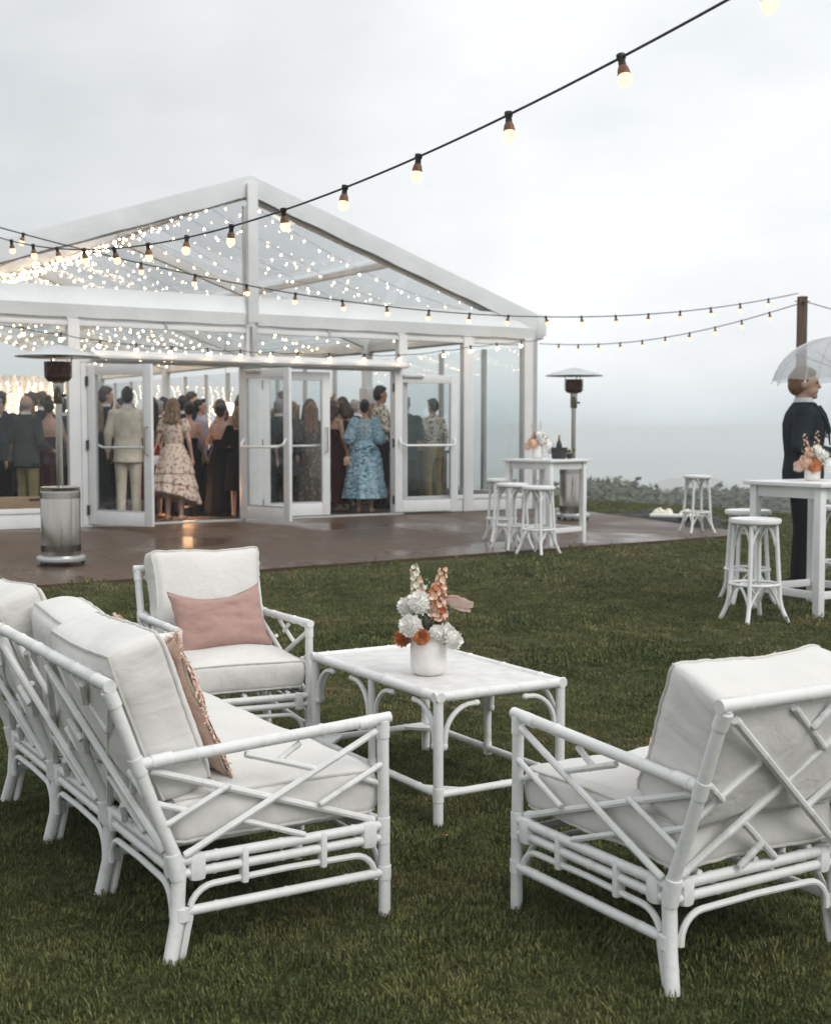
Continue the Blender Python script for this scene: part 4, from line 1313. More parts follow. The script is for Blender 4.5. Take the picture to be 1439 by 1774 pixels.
stool0 = make_stool()
stools = [((2.47, 9.42, 0), 20, 'white bentwood bar stool nearest us beside the right high table'),
          ((2.68, 10.45, 0), 5, 'white bar stool half hidden behind the nearest stool at right'),
          ((3.62, 11.0, 0), 40, 'white bar stool cut off by the right picture edge'),
          ((3.68, 16.95, None), 15, 'lone white bar stool at the deck corner by the trees'),
          ((1.03, 15.55, None), 12, 'rearmost white bar stool at the deck table'),
          ((1.10, 14.75, None), 30, 'middle white bar stool of three at the deck table'),
          ((1.36, 14.35, None), 48, 'front white bar stool of three at the deck table')]
for i, (loc, rz, lb) in enumerate(stools):
    o = stool0 if i == 0 else copy_tree(stool0)
    z = loc[2] if loc[2] is not None else deck_z(loc)
    o.location = (loc[0], loc[1], z); o.rotation_euler = (0, 0, R(rz)); o['label'] = lb

high_table('white wooden high table on the lawn in front of the suited man', (3.07, 9.93, 0), R(31), .72)
small_bouquet((3.04, 9.95, 1.0), 'small bouquet of orange and white flowers on the right high table', 'small white vase on the right high table', .06, .11, 1.15, True, 40)
DT = (1.55, 15.42); dz_ = deck_z(DT)
high_table('white wooden high table standing on the deck by the marquee corner', (DT[0], DT[1], dz_), R(45), .70)
small_bouquet((1.45, 15.45, dz_ + 1.0), 'small bouquet of peach and white flowers on the deck high table', 'small white vase on the deck high table', .065, .15, 1.3, False, 60)
bk = thing('ice_bucket', 'black ice bucket on the deck high table', 'bucket', (1.70, 15.40, dz_ + 1.0))
MB().lathe([(.08, 0), (.085, .01), (.1, .13), (.104, .135), (.098, .135), (.08, .02), (.001, .02)], 20).build('bucket_body', 'black_plastic', bk)
MB().tube([(-.10, 0, .10), (-.125, 0, .10), (-.125, 0, .07), (-.095, 0, .07)], .006, 6).build('handle', 'black_plastic', bk)
bt = thing('wine_bottle', 'dark wine bottle standing in the black ice bucket', 'bottle', (1.70, 15.40, dz_ + 1.022))
MB().lathe([(.035, 0), (.037, .01), (.037, .13), (.028, .17), (.013, .2), (.013, .25), (.015, .255), (.001, .256)], 14).build('bottle_body', 'bottle_glass', bt)
MB().lathe([(.0142, .215), (.0145, .25), (.0155, .257), (.001, .2585)], 12).build('foil', 'gold_foil', bt)
cu = thing('posy', 'small dark posy beside the ice bucket on the deck table', 'flowers', (1.83, 15.46, dz_ + 1.0))
MB().lathe([(.03, 0), (.04, .06), (.035, .06), (.001, .01)], 12).build('pot', 'black_plastic', cu)
mum(.035, (0, 0, .09), (0, -.4, 1), 5, 12, 3).build('cream_bloom', 'petal_cream', cu)
for k in range(4): leaf_spray(cu, (0, 0, .05), (math.cos(k * 1.6), math.sin(k * 1.6), .7), .09, 8, 'stem', 80 + k)

# ================================================================== PATIO HEATERS
def heater(label, loc, rz=0, lit=False):
    o = thing('patio_heater', label, 'patio heater', loc, rz, 'steel patio heaters')
    bs = MB().lathe([(.20, .035), (.235, .04), (.24, .06), (.235, .085), (.2, .095), (.001, .095)], 32).build('base', 'steel_pale', o)
    for k in range(5):
        a = k * 1.256 + .4
        MB().tube([(math.cos(a) * .205 - .012 * math.sin(a), math.sin(a) * .205 + .012 * math.cos(a), .025), (math.cos(a) * .205 + .012 * math.sin(a), math.sin(a) * .205 - .012 * math.cos(a), .025)], .025, 10).build('wheel', 'black_plastic', bs)
    MB().lathe([(.19, .096), (.192, .72), (.188, .735), (.19, .74), (.19, .765), (.17, .775), (.001, .778)], 40).build('tank_housing', 'steel', o)
    mb = MB()
    for zz in ((.135, .20), (.655, .715)):
        for k in range(56):
            a = 2 * math.pi * k / 56
            mb.box((math.cos(a) * .1915, math.sin(a) * .1915, (zz[0] + zz[1]) / 2), (.004, .0075, zz[1] - zz[0]), Matrix.Rotation(a, 3, 'Z'))
    sl = mb.build('vent_slots', 'dark_metal', o, smooth=False); sl['kind'] = 'stuff'
    MB().lathe([(.032, .775), (.032, 1.58), (.036, 1.58), (.036, 1.60), (.028, 1.60)], 16).build('pole', 'steel', o)
    MB().lathe([(.045, 1.58), (.05, 1.60), (.05, 1.78), (.07, 1.80), (.075, 1.81), (.001, 1.815)], 20).build('valve_head', 'steel', o)
    MB().lathe([(.012, 0), (.016, .01), (.016, .03), (.001, .032)], 10).xf(Matrix.Translation((.05, -.02, 1.66)) @ Matrix.Rotation(R(90), 4, 'Y')).build('knob', 'black_plastic', o)
    MB().lathe([(.09, 1.80), (.118, 1.83), (.122, 1.92), (.118, 1.985), (.001, 1.99)], 28).build('burner_screen', 'burner', o)
    mb = MB()
    for k in range(18):
        a = 2 * math.pi * k / 18
        mb.tube([(math.cos(a) * .095, math.sin(a) * .095, 1.80), (math.cos(a) * .128, math.sin(a) * .128, 1.84), (math.cos(a) * .13, math.sin(a) * .13, 1.99)], .003, 4)
    for zz in (1.84, 1.89, 1.94, 1.985):
        mb.tube([(math.cos(2 * math.pi * i / 24) * .131, math.sin(2 * math.pi * i / 24) * .131, zz) for i in range(25)], .003, 4, caps=False)
    mb.build('guard_cage', 'dark_metal', o, smooth=False)
    for k in range(3):
        a = 2 * math.pi * k / 3 + .3
        MB().tube([(math.cos(a) * .12, math.sin(a) * .12, 1.98), (math.cos(a) * .14, math.sin(a) * .14, 2.06)], .006, 6).build('hood_bracket', 'steel', o)
    MB().lathe([(.405, 2.035), (.41, 2.038), (.405, 2.044), (.29, 2.085), (.14, 2.125), (.10, 2.14), (.05, 2.15), (.001, 2.152), (.001, 2.148), (.1, 2.134), (.29, 2.078)], 40).build('hood', 'steel_pale', o)
    return o


mat('steel_pale', (.66, .68, .68), 0.32, metal=0.85, var=0.04, scale=3)
p = (-3.49, 12.75); heater('steel patio heater at the left in front of the marquee window', (p[0], p[1], deck_z(p)))
p = (2.24, 18.45); heater('steel patio heater at the right end of the deck', (p[0], p[1], deck_z(p)), .4)

# things left lying at the deck edge
def heap(name, label, cat, c, sx, sy, h, m, seed, rz=0):
    n_ = 28; mb = MB()
    for i in range(n_ + 1):
        for j in range(n_ + 1):
            x, y = i / n_ * 2 - 1, j / n_ * 2 - 1
            k = max(0, 1 - (abs(x) ** 2.5 + abs(y) ** 2.5)) ** .5
            z = k * h * (.6 + .7 * noise.noise(Vector((x * 2.2 + seed, y * 2.2, 0))) + .25 * noise.noise(Vector((x * 7, y * 7, seed))))
            mb.v.append((x * sx, y * sy, max(.0, z)))
    for i in range(n_):
        for j in range(n_):
            a = i * (n_ + 1) + j; mb.f.append((a, a + n_ + 1, a + n_ + 2, a + 1))
    o = tag(mb.build(name, m), label, cat); o.location = c; o.rotation_euler = (0, 0, rz); return o


heap('black_tarpaulin', 'crumpled black tarpaulin lying at the deck edge below the trees', 'tarpaulin', (3.75, 19.75, .03), .95, .42, .15, 'tarp', 1, R(-22))
heap('cream_cloth', 'folded cream cloth lying on the black tarpaulin', 'cloth', (3.72, 19.55, .14), .16, .10, .09, 'petal_cream', 4, R(-20))
heap('pale_cloth', 'small pale cloth on the right end of the tarpaulin', 'cloth', (4.12, 19.35, .12), .20, .12, .10, 'petal_cream', 7, R(10))
b_ = MB().box((0, 0, .02), (.55, .16, .04), bev=.01).build('white_board', 'white_paint'); tag(b_, 'white board lying on the deck beside the tarpaulin', 'board'); b_.location = (3.72, 19.05, .125); b_.rotation_euler = (0, 0, R(-8))
heap('dark_fabric_bundle', 'low dark bundle under the lone bar stool', 'bundle', (3.95, 17.8, .03), .28, .2, .18, 'tarp', 9, R(20))

# ================================================================== PEOPLE
ARMS = {
    'down': ((.255, -.03, 1.15), (.27, .06, .90)),
    'front': ((.27, -.04, 1.15), (.07, .20, 1.10)),
    'drink': ((.255, .02, 1.14), (.13, .22, 1.27)),
    'bag': ((.26, -.03, 1.14), (.27, .18, 1.02)),
    'raise': ((.30, .10, 1.50), (.13, .08, 1.74)),
    'hip': ((.33, -.08, 1.16), (.20, .06, 1.0)),
}


def hand(mb, w, dr, side, r=.0105):
    w = Vector(w); dr = Vector(dr).normalized()
    ax = dr.cross(Vector((0, 0, 1))) if abs(dr.z) < .8 else Vector((0, 1, 0))
    ax = (ax - dr * ax.dot(dr)).normalized()
    pn = dr.cross(ax).normalized()
    pc = w + dr * .05
    mb.cap(w, pc + dr * .025, .026, .030, 10)
    for i, ln in enumerate((.062, .072, .068, .052)):
        b0 = pc + dr * .03 + ax * ((i - 1.5) * .019)
        k1 = b0 + dr * ln * .5; k2 = k1 + (dr * .8 + pn * side * .45) * ln * .5
        mb.cap(b0, k1, r, r * .95, 8); mb.cap(k1, k2, r * .95, r * .85, 8)
    tb = w + dr * .03 + ax * -.028
    mb.cap(tb, tb + (dr * .6 - ax * .7).normalized() * .035, r * 1.15, r, 8)
    mb.cap(tb + (dr * .6 - ax * .7).normalized() * .035, tb + (dr * .9 - ax * .5).normalized() * .065, r, r * .85, 8)


def torso_rings(sex, g=0.0, zlo=.84, zhi=1.50):
    if sex == 'm':
        rg = [(.78, .155, .11), (.86, .168, .115), (.95, .172, .118), (1.08, .155, .105), (1.22, .172, .118), (1.33, .186, .122), (1.41, .175, .105), (1.46, .115, .078), (1.50, .062, .058)]
    else:
        rg = [(.78, .15, .115), (.86, .168, .122), (.95, .172, .122), (1.08, .122, .092), (1.20, .142, .105), (1.30, .152, .112), (1.39, .145, .09), (1.445, .09, .065), (1.50, .05, .05)]
    return [(0, 0, z, rx + g, ry + g) for z, rx, ry in rg if zlo <= z <= zhi]


def head_blob(mb, sex):
    z = 1.638
    mb.ell((0, -.005, z + .02), (.074, .093, .098), 16, 12)
    mb.ell((0, .022, z - .045), (.058, .066, .072), 14, 10)
    mb.cap((0, .058, z - .088), (0, .066, z - .092), .026, .024, 10)          # chin
    mb.cap((0, .086, z + .012), (0, .101, z - .018), .010, .013, 8)           # nose
    mb.cap((-.022, .083, z - .052), (.022, .083, z - .052), .010, .010, 8)    # lips
    mb.cap((-.035, .080, z + .030), (.035, .080, z + .030), .013, .013, 8)    # brow
    for s in (-1, 1): mb.ell((s * .076, -.008, z - .005), (.011, .02, .032), 8, 8)
    mb.cap((0, -.012, 1.44), (0, .0, 1.58), .055 if sex == 'm' else .044, .052 if sex == 'm' else .042, 12)


def arm_pts(pose, s, sex):
    e, w = ARMS[pose]
    k = 1 if sex == 'm' else .9
    return Vector((s * (.185 if sex == 'm' else .155), -.005, 1.405)), Vector((s * e[0] * k, e[1], e[2])), Vector((s * w[0] * k, w[1], w[2]))


def hair_mesh(style, vox):
    z = 1.638; mb = MB()
    mb.ell((0, -.022, z + .034), (.081, .092, .095), 16, 12)
    mb.ell((0, -.045, z - .005), (.076, .068, .085), 14, 10)
    if style == 'bald': mb = MB(); mb.ell((0, -.035, z - .015), (.079, .072, .06), 14, 10)
    if style == 'short':
        mb.cap((-.042, .048, z + .092), (.042, .048, z + .092), .030, .030); mb.cap((0, .02, z + .105), (0, -.04, z + .105), .04, .04)
    if style == 'quiff': mb.cap((-.035, .055, z + .105), (.035, .055, z + .105), .03, .03)
    if style == 'bun': mb.ell((0, -.105, z + .055), (.05, .045, .05), 12, 8)
    if style == 'topbun': mb.ell((0, -.06, z + .13), (.05, .05, .045), 12, 8)
    if style in ('long', 'wavy', 'shoulder'):
        zl = {'long': 1.28, 'wavy': 1.40, 'shoulder': 1.44}[style]
        for x in (-.055, 0, .055): mb.cap((x, -.055, z), (x * 1.35, -.105, zl + abs(x) * .4), .06, .035)
        for s in (-1, 1): mb.cap((s * .07, -.01, z), (s * .085, -.01, zl + .06), .032, .022)
        if style == 'wavy':
            for k in range(12):
                a = k * 2.4; mb.ell((math.cos(a) * .08, -.05 + math.sin(a) * .05, 1.62 - k * .018), (.035, .035, .04), 8, 6)
    return remesh(mb, vox, 3)


def skirt(z0, z1, wx, fl, rip=0.0, nrip=11, n=64, seed=0, high=0.0, m=28, tiers=0):
    """flared skirt from waist z1 to hem z0"""
    rg = []
    for i in range(m + 1):
        t = i / m; z = lerp(z0, z1, t)
        k = (1 - t)
        rx = lerp(wx, fl, k ** .8) + (.045 * math.sin(min(1, k * 3) * math.pi / 2))
        if tiers: rx += .022 * ((k * tiers) % 1.0) * (k > .25)
        rg.append((0, 0, z, rx, rx * .86))
    mb = MB(); off = seed * 1.3
    mb.rings(rg, n, True, lambda t, a: 1 + rip * (1 - t) ** 1.1 * math.sin(nrip * a + off + 2.5 * t) + rip * .5 * (1 - t) * math.sin((nrip * 2 - 3) * a + off * 2))
    if high:
        mb.v = [(x, y, z + high * max(0, 1 - (z - z0) / .5) * (.5 - .5 * math.sin(math.atan2(y, x) + .6))) for x, y, z in mb.v]
    return mb


PEOPLE_N = [0]


def person(label, loc, rz, h, sex, hair, hairstyle, clothes, arms=('down', 'down'), skin='skin', vox=.013, shoes='shoe_dark', legs=.0):
    PEOPLE_N[0] += 1
    o = thing('person', label, 'person', loc, rz)
    s = h / 1.75; o.scale = (s, s, s)
    mb = MB()
    mb.rings(torso_rings(sex, -.006 if sex == 'm' else -.002), 18)
    head_blob(mb, sex)
    hipx = .088
    for sd, pose in ((-1, arms[0]), (1, arms[1])):
        a, e, w = arm_pts(pose, sd, sex); q = 1 if sex == 'm' else .82
        mb.cap((sd * .12, 0, 1.40), a, .06 * q, .056 * q); mb.cap(a, e, .052 * q, .041 * q); mb.cap(e, w, .041 * q, .028 * q)
        hand(mb, w, (w - e), -sd)
        kn = (sd * (hipx + .005 + legs), .02, .49); an = (sd * (hipx + .01 + legs), -.015, .09)
        mb.cap((sd * hipx, 0, .88), kn, .085 * (1 if sex == 'm' else 1.02), .055); mb.cap(kn, an, .054, .036)
        mb.cap((an[0], -.05, .035), (an[0] + sd * .02, .15, .025), .034, .026)
    link('body', remesh(mb, vox, 4), skin, o)
    for sd in (-1, 1):
        MB().ell((sd * .031, .082, 1.650), (.009, .006, .0055), 8, 6).build('eye', 'eye_dark', o)
    link('hair', hair_mesh(hairstyle, max(.009, vox * .8)), hair, o)
    # shoes
    if shoes:
        for sd in (-1, 1):
            x = sd * (hipx + .01 + legs); mb = MB()
            if sex == 'm':
                mb.cap((x, -.055, .045), (x + sd * .02, .16, .034), .045, .036); mb.cap((x, -.03, .06), (x, -.02, .10), .045, .042)
            else:
                mb.cap((x, -.03, .05), (x + sd * .02, .15, .026), .033, .027); mb.cap((x, -.065, .005), (x, -.055, .05), .010, .026)
            link('shoe', remesh(mb, .010, 2), shoes, o)
    for c in clothes:
        k = c[0]
        if k == 'trousers':
            mb = MB(); mb.rings(torso_rings(sex, .010, .78, 1.08), 18)
            for sd in (-1, 1):
                mb.cap((sd * hipx, 0, .88), (sd * (hipx + .007 + legs), .018, .49), .098, .073, 14); mb.cap((sd * (hipx + .007 + legs), .018, .49), (sd * (hipx + .012 + legs), -.01, .11), .073, .062, 14)
                mb.cap((sd * (hipx + .012 + legs), -.008, .12), (sd * (hipx + .012 + legs), .0, .085), .063, .058, 14)
            link('trousers', remesh(mb, .014, 4), c[1], o)
        elif k in ('jacket', 'shirt'):
            g = .022 if k == 'jacket' else .010; mb = MB()
            lo = .76 if k == 'jacket' else .95
            rg = torso_rings(sex, g, max(.78, lo), 1.47) + [(0, -.008, 1.505, .066, .064)]
            if k == 'jacket': rg[0] = (0, -.004, .76, rg[0][3] + .025, rg[0][4] + .025)
            mb.rings(rg, 20)
            for sd, pose in ((-1, arms[0]), (1, arms[1])):
                a, e, w = arm_pts(pose, sd, sex)
                mb.cap((sd * .12, 0, 1.40), a + Vector((sd * .006, 0, .004)), .062 + g * .5, .058 + g * .55); mb.cap(a, e, .058 + g * .5, .050 + g * .4)
                mb.cap(e, e.lerp(w, .9), .050 + g * .4, .036 + g * .3)
            link(k, remesh(mb, .014 if vox > .01 else .010, 4), c[1], o)
            if k == 'jacket':
                cl = MB(); cl.rings([(0, -.010, 1.478, .074, .070), (0, -.008, 1.500, .071, .067), (0, -.004, 1.535, .062 if sex == 'm' else .055, .060), (0, -.004, 1.536, .056, .054), (0, -.008, 1.49, .060, .058)], 20, False)
                cl.build('shirt_collar', 'shirt', o)
        elif k == 'lapels':
            # shirt front, tie and lapels of an open jacket
            mb = MB(); mb.add([(-.055, .085, 1.475), (.055, .085, 1.475), (.028, .158, 1.22), (-.028, .158, 1.22), (-.05, .07, 1.475), (.05, .07, 1.475), (.02, .14, 1.22), (-.02, .14, 1.22)],
                              [(0, 1, 2, 3), (4, 7, 6, 5), (0, 3, 7, 4), (1, 5, 6, 2), (0, 4, 5, 1), (3, 2, 6, 7)]); mb.build('shirt_front', 'shirt', o, smooth=False)
            MB().tube([(0, .092, 1.47), (0, .128, 1.40), (0, .160, 1.25)], [.018, .022, .03], 8, flat=.35).build('tie', 'suit_teal', o)
            for sd in (-1, 1):
                mb = MB(); pts = [(sd * .075, .045, 1.50), (sd * .105, .095, 1.43), (sd * .10, .135, 1.36), (sd * .055, .160, 1.25), (sd * .02, .168, 1.17)]
                inn = [(sd * .060, .062, 1.495), (sd * .058, .100, 1.44), (sd * .045, .140, 1.36), (sd * .028, .162, 1.25), (sd * .01, .168, 1.16)]
                for a_, b2 in zip(pts, inn):
                    for dz in (0, -.008): mb.v += [(a_[0], a_[1] + dz + .008, a_[2]), (b2[0], b2[1] + dz + .010, b2[2])]
                for i in range(4):
                    q = i * 4
                    mb.f += [(q, q + 1, q + 5, q + 4), (q + 2, q + 6, q + 7, q + 3), (q, q + 4, q + 6, q + 2), (q + 1, q + 3, q + 7, q + 5)]
                mb.build('lapel', c[1], o)
        elif k == 'bodice':
            mb = MB(); mb.rings(torso_rings(sex, .011, 1.08 if len(c) < 4 else .78, c[2]), 20)
            if len(c) > 3 and c[3] == 'sleeves':
                for sd, pose in ((-1, arms[0]), (1, arms[1])):
                    a, e, w = arm_pts(pose, sd, sex)
                    mb.cap((sd * .11, 0, 1.385), a, .066, .068); mb.cap(a, a.lerp(e, c[4]), .066, .074)
            link('bodice', remesh(mb, .013, 3), c[1], o)
        elif k == 'skirt':
            sk = skirt(c[2], 1.10, .13, c[3], c[4], c[5], seed=PEOPLE_N[0], high=c[6] if len(c) > 6 else 0, tiers=c[7] if len(c) > 7 else 0)
            sk.build('skirt', c[1], o)
        elif k == 'ruffles':
            # blue dress: skirt and sleeves covered in small frills
            sk = skirt(.23, 1.12, .14, .30, .05, 9, 96, 3, m=60)
            rg_ = random.Random(4)
            sk.v = [tuple(Vector(p_) + Vector((p_[0], p_[1], 0)).normalized() * (.022 * noise.noise(Vector(p_) * 26) + .012 * noise.noise(Vector(p_) * 55))) for p_ in sk.v]
            sk.build('skirt', c[1], o)
            mb = MB(); mb.rings(torso_rings(sex, .016, 1.08, 1.445), 20)
            for sd, pose in ((-1, arms[0]), (1, arms[1])):
                a, e, w = arm_pts(pose, sd, sex)
                mb.cap((sd * .10, 0, 1.385), a, .072, .080); mb.cap(a, e, .082, .098); mb.cap(e, e.lerp(w, .35), .095, .06)
            me = remesh(mb, .012, 2)
            for v_ in me.vertices:
                v_.co += v_.normal * (.016 * noise.noise(v_.co * 30) + .010 * noise.noise(v_.co * 60))
            link('bodice', me, c[1], o)
            MB().ell((0, -.118, 1.30), (.022, .012, .075), 10, 8).build('back_opening', skin, o)
            fr = MB()
            for i in range(420):
                a = rg_.uniform(0, 6.283); t = rg_.random(); z = lerp(.25, 1.05, t)
                rr = lerp(.30, .16, t ** .8) + .03
                F = Matrix.Rotation(a, 3, 'Z')
                petal(fr, F @ Matrix.Rotation(rg_.uniform(-.6, .6), 3, 'X'), (math.cos(a) * rr * .96, math.sin(a) * rr * .84, z), .045, .07, R(rg_.uniform(-60, 10)), .2)
            q = fr.build('frills', c[1], o); q['kind'] = 'stuff'
        elif k == 'bag':
            mb = MB(); mb.box((c[2], c[3], c[4]), (.20, .07, .14), bev=.03); mb.build('handbag', c[1], o)
            MB().tube([(c[2] - .06, c[3], c[4] + .07), (c[2] * .5, c[3] * .6, 1.38), (c[2] + .06, c[3], c[4] + .07)], .006, 6).build('bag_strap', c[1], o)
    return o


def PT(u, v): return T(u, v, 0)


W_ = 1
CROWD = [
    ('grey haired man in a dark green jacket and khaki trousers behind the left window', -7.52, 1.0, -25, 1.66, 'm', 'hair_grey', 'bald', [('jacket', 'suit_green'), ('trousers', 'khaki')], ('front', 'bag'), 'skin'),
    ('man in dark suit at the far left edge behind the window', -7.78, 1.45, -60, 1.62, 'm', 'hair_grey', 'short', [('jacket', 'suit_black'), ('trousers', 'suit_black')], ('down', 'drink'), 'skin'),
    ('woman with dark bun and bare back in a maroon gown behind the left window', -7.02, 1.65, 5, 1.64, 'f', 'hair_black', 'topbun', [('bodice', 'maroon', 1.26), ('skirt', 'maroon', .08, .26, .05, 9)], ('down', 'down'), 'skin'),
    ('man in navy suit half hidden behind the left patio heater', -6.70, 2.1, 20, 1.66, 'm', 'hair_black', 'short', [('jacket', 'suit_navy'), ('trousers', 'suit_navy')], ('front', 'down'), 'skin'),
    ('man in black suit looking right behind the open left door glass', -6.27, 1.5, -55, 1.80, 'm', 'hair_brown', 'short', [('jacket', 'suit_black'), ('trousers', 'suit_black')], ('down', 'front'), 'skin'),
    ('man in a cream suit with his back to us behind the left door', -6.20, .85, 8, 1.78, 'm', 'hair_black', 'short', [('jacket', 'suit_cream'), ('trousers', 'suit_cream')], ('down', 'front'), 'skin'),
    ('woman with long black hair, olive top and red skirt in the left doorway', -5.78, 1.05, -5, 1.67, 'f', 'hair_black', 'long', [('bodice', 'olive', 1.45, 'sleeves', .8), ('skirt', 'red_cloth', .30, .22, .04, 9)], ('down', 'front'), 'skin'),
    ('blond woman in a tiered floral dress with white handbag in the left doorway', -5.70, .45, -8, 1.64, 'f', 'hair_blond', 'wavy', [('bodice', 'floral', 1.445, 'sleeves', .35), ('skirt', 'floral', .20, .30, .07, 9, .22, 4), ('bag', 'white_bag', -.25, -.06, .86)], ('bag', 'down'), 'skin'),
    ('dark haired man far behind the blond woman', -4.80, 3.1, -10, 1.71, 'm', 'hair_black', 'short', [('jacket', 'suit_navy'), ('trousers', 'suit_navy')], ('down', 'down'), 'skin'),
    ('person with dark quiff in a lilac shirt facing right in the left doorway', -4.76, 1.75, -80, 1.66, 'm', 'hair_black', 'quiff', [('shirt', 'lilac'), ('trousers', 'suit_navy')], ('drink', 'down'), 'skin'),
    ('laughing woman facing left behind the women in black', -4.22, 2.3, 80, 1.68, 'f', 'hair_brown', 'shoulder', [('bodice', 'black_cloth', 1.40), ('skirt', 'black_cloth', .2, .24, .04, 9)], ('down', 'drink'), 'skin_tan'),
    ('woman in black gown with bare shoulders and dark bun in the left doorway', -4.76, 1.0, -20, 1.58, 'f', 'hair_black', 'bun', [('bodice', 'black_cloth', 1.22), ('skirt', 'black_cloth', .05, .24, .04, 8)], ('front', 'down'), 'skin'),
    ('blond woman in a short black dress beside the central door', -4.66, .62, 5, 1.54, 'f', 'hair_blond', 'shoulder', [('bodice', 'black_cloth', 1.43, 'sleeves', .9), ('skirt', 'black_cloth', .42, .20, .03, 8)], ('front', 'down'), 'skin'),
    ('grey haired man in dark teal suit behind the central door glass', -3.78, 1.15, -5, 1.66, 'm', 'hair_grey', 'short', [('jacket', 'suit_teal'), ('trousers', 'suit_black')], ('down', 'down'), 'skin'),
    ('woman with blond hair in black behind the central door glass', -3.25, 1.75, 10, 1.65, 'f', 'hair_blond', 'long', [('bodice', 'black_cloth', 1.43, 'sleeves', .9), ('skirt', 'black_cloth', .2, .24, .04, 9)], ('down', 'down'), 'skin'),
    ('woman with long brown hair in a dark patterned dress behind the door glass', -3.33, .95, -12, 1.62, 'f', 'hair_sandy', 'long', [('bodice', 'floral_dark', 1.43, 'sleeves', .8), ('skirt', 'floral_dark', .18, .26, .05, 9)], ('bag', 'down'), 'skin'),
    ('woman in maroon dress lifting her arm in the right doorway', -2.92, 1.05, -40, 1.66, 'f', 'hair_brown', 'shoulder', [('bodice', 'maroon', 1.34), ('skirt', 'maroon', .12, .22, .03, 8)], ('raise', 'down'), 'skin'),
    ('black haired woman behind the woman in maroon', -2.20, 1.95, 30, 1.63, 'f', 'hair_black', 'shoulder', [('bodice', 'black_cloth', 1.42), ('skirt', 'black_cloth', .2, .24, .04, 9)], ('down', 'down'), 'skin'),
    ('woman in a pale blue ruffled dress with her back to us in the right doorway', -2.70, .50, -4, 1.66, 'f', 'hair_black', 'bun', [('ruffles', 'blue_ruffle'), ('bag', 'nude', -.22, -.08, .80)], ('front', 'front'), 'skin_tan'),
    ('reddish haired woman behind the blue dress', -1.62, 2.1, 20, 1.65, 'f', 'hair_sandy', 'shoulder', [('bodice', 'rust', 1.42), ('skirt', 'rust', .2, .24, .04, 9)], ('down', 'down'), 'skin'),
    ('tall man in patterned shirt and dark trousers facing right in the doorway', -1.98, 1.25, -70, 1.88, 'm', 'hair_black', 'short', [('shirt', 'floral_shirt'), ('trousers', 'black_cloth')], ('down', 'front'), 'skin_tan'),
    ('man in dark teal jacket behind the open right door glass', -1.68, 1.0, -10, 1.72, 'm', 'hair_grey', 'short', [('jacket', 'suit_teal'), ('trousers', 'suit_black')], ('down', 'front'), 'skin'),
    ('person in a pale patterned shirt seen through the right door glass', -.98, 1.3, 40, 1.70, 'm', 'hair_black', 'short', [('shirt', 'floral_shirt'), ('trousers', 'khaki')], ('front', 'down'), 'skin'),
    ('man in black suit deep inside the marquee behind the cream suit', -5.3, 4.2, 30, 1.75, 'm', 'hair_brown', 'short', [('jacket', 'suit_black'), ('trousers', 'suit_black')], ('down', 'front'), 'skin'),
    ('woman in lilac dress deep inside the left half of the marquee', -7.1, 4.4, 15, 1.66, 'f', 'hair_brown', 'shoulder', [('bodice', 'lilac', 1.40), ('skirt', 'lilac', .2, .24, .04, 9)], ('down', 'down'), 'skin'),
]
GUESTS = []
for (lb, u, vv, rz, h, sex, hr, hs, cl, ar, sk) in CROWD:
    q = person(lb, PT(u, vv), R(rz), h, sex, hr, hs, cl, ar, sk, shoes='shoe_dark' if sex == 'm' else 'nude')
    GUESTS.append(q)
NEAR = {(3, -8.05): 'dark suited guest left of the grey haired man behind the left window', (14, -7.3): 'blond woman in black behind the maroon gown at the left window',
        (13, -7.85): 'grey haired man in a teal jacket at the back of the left window', (11, -5.15): 'woman in black with a low bun just behind the floral dress',
        (8, -4.95): 'man in navy suit behind the lilac shirt', (14, -6.55): 'blond woman in black between the black suit and the cream suit',
        (3, -4.1): 'man in navy suit behind the half open central door leaf', (10, -3.1): 'brown haired woman in black left of the maroon dress',
        (1, -2.35): 'grey haired man in black suit behind the blue dress', (12, -4.3): 'blond woman in short black dress behind the central door leaf',
        (13, -5.35): 'grey haired man in teal jacket behind the floral dress', (10, -4.2): 'brown haired woman in black behind the central mullion',
        (12, -2.95): 'blond woman in short black dress behind the lifted arm', (12, -3.6): 'blond woman in short black dress behind the central door glass',
        (10, -2.55): 'brown haired woman in black beside the blue dress'}
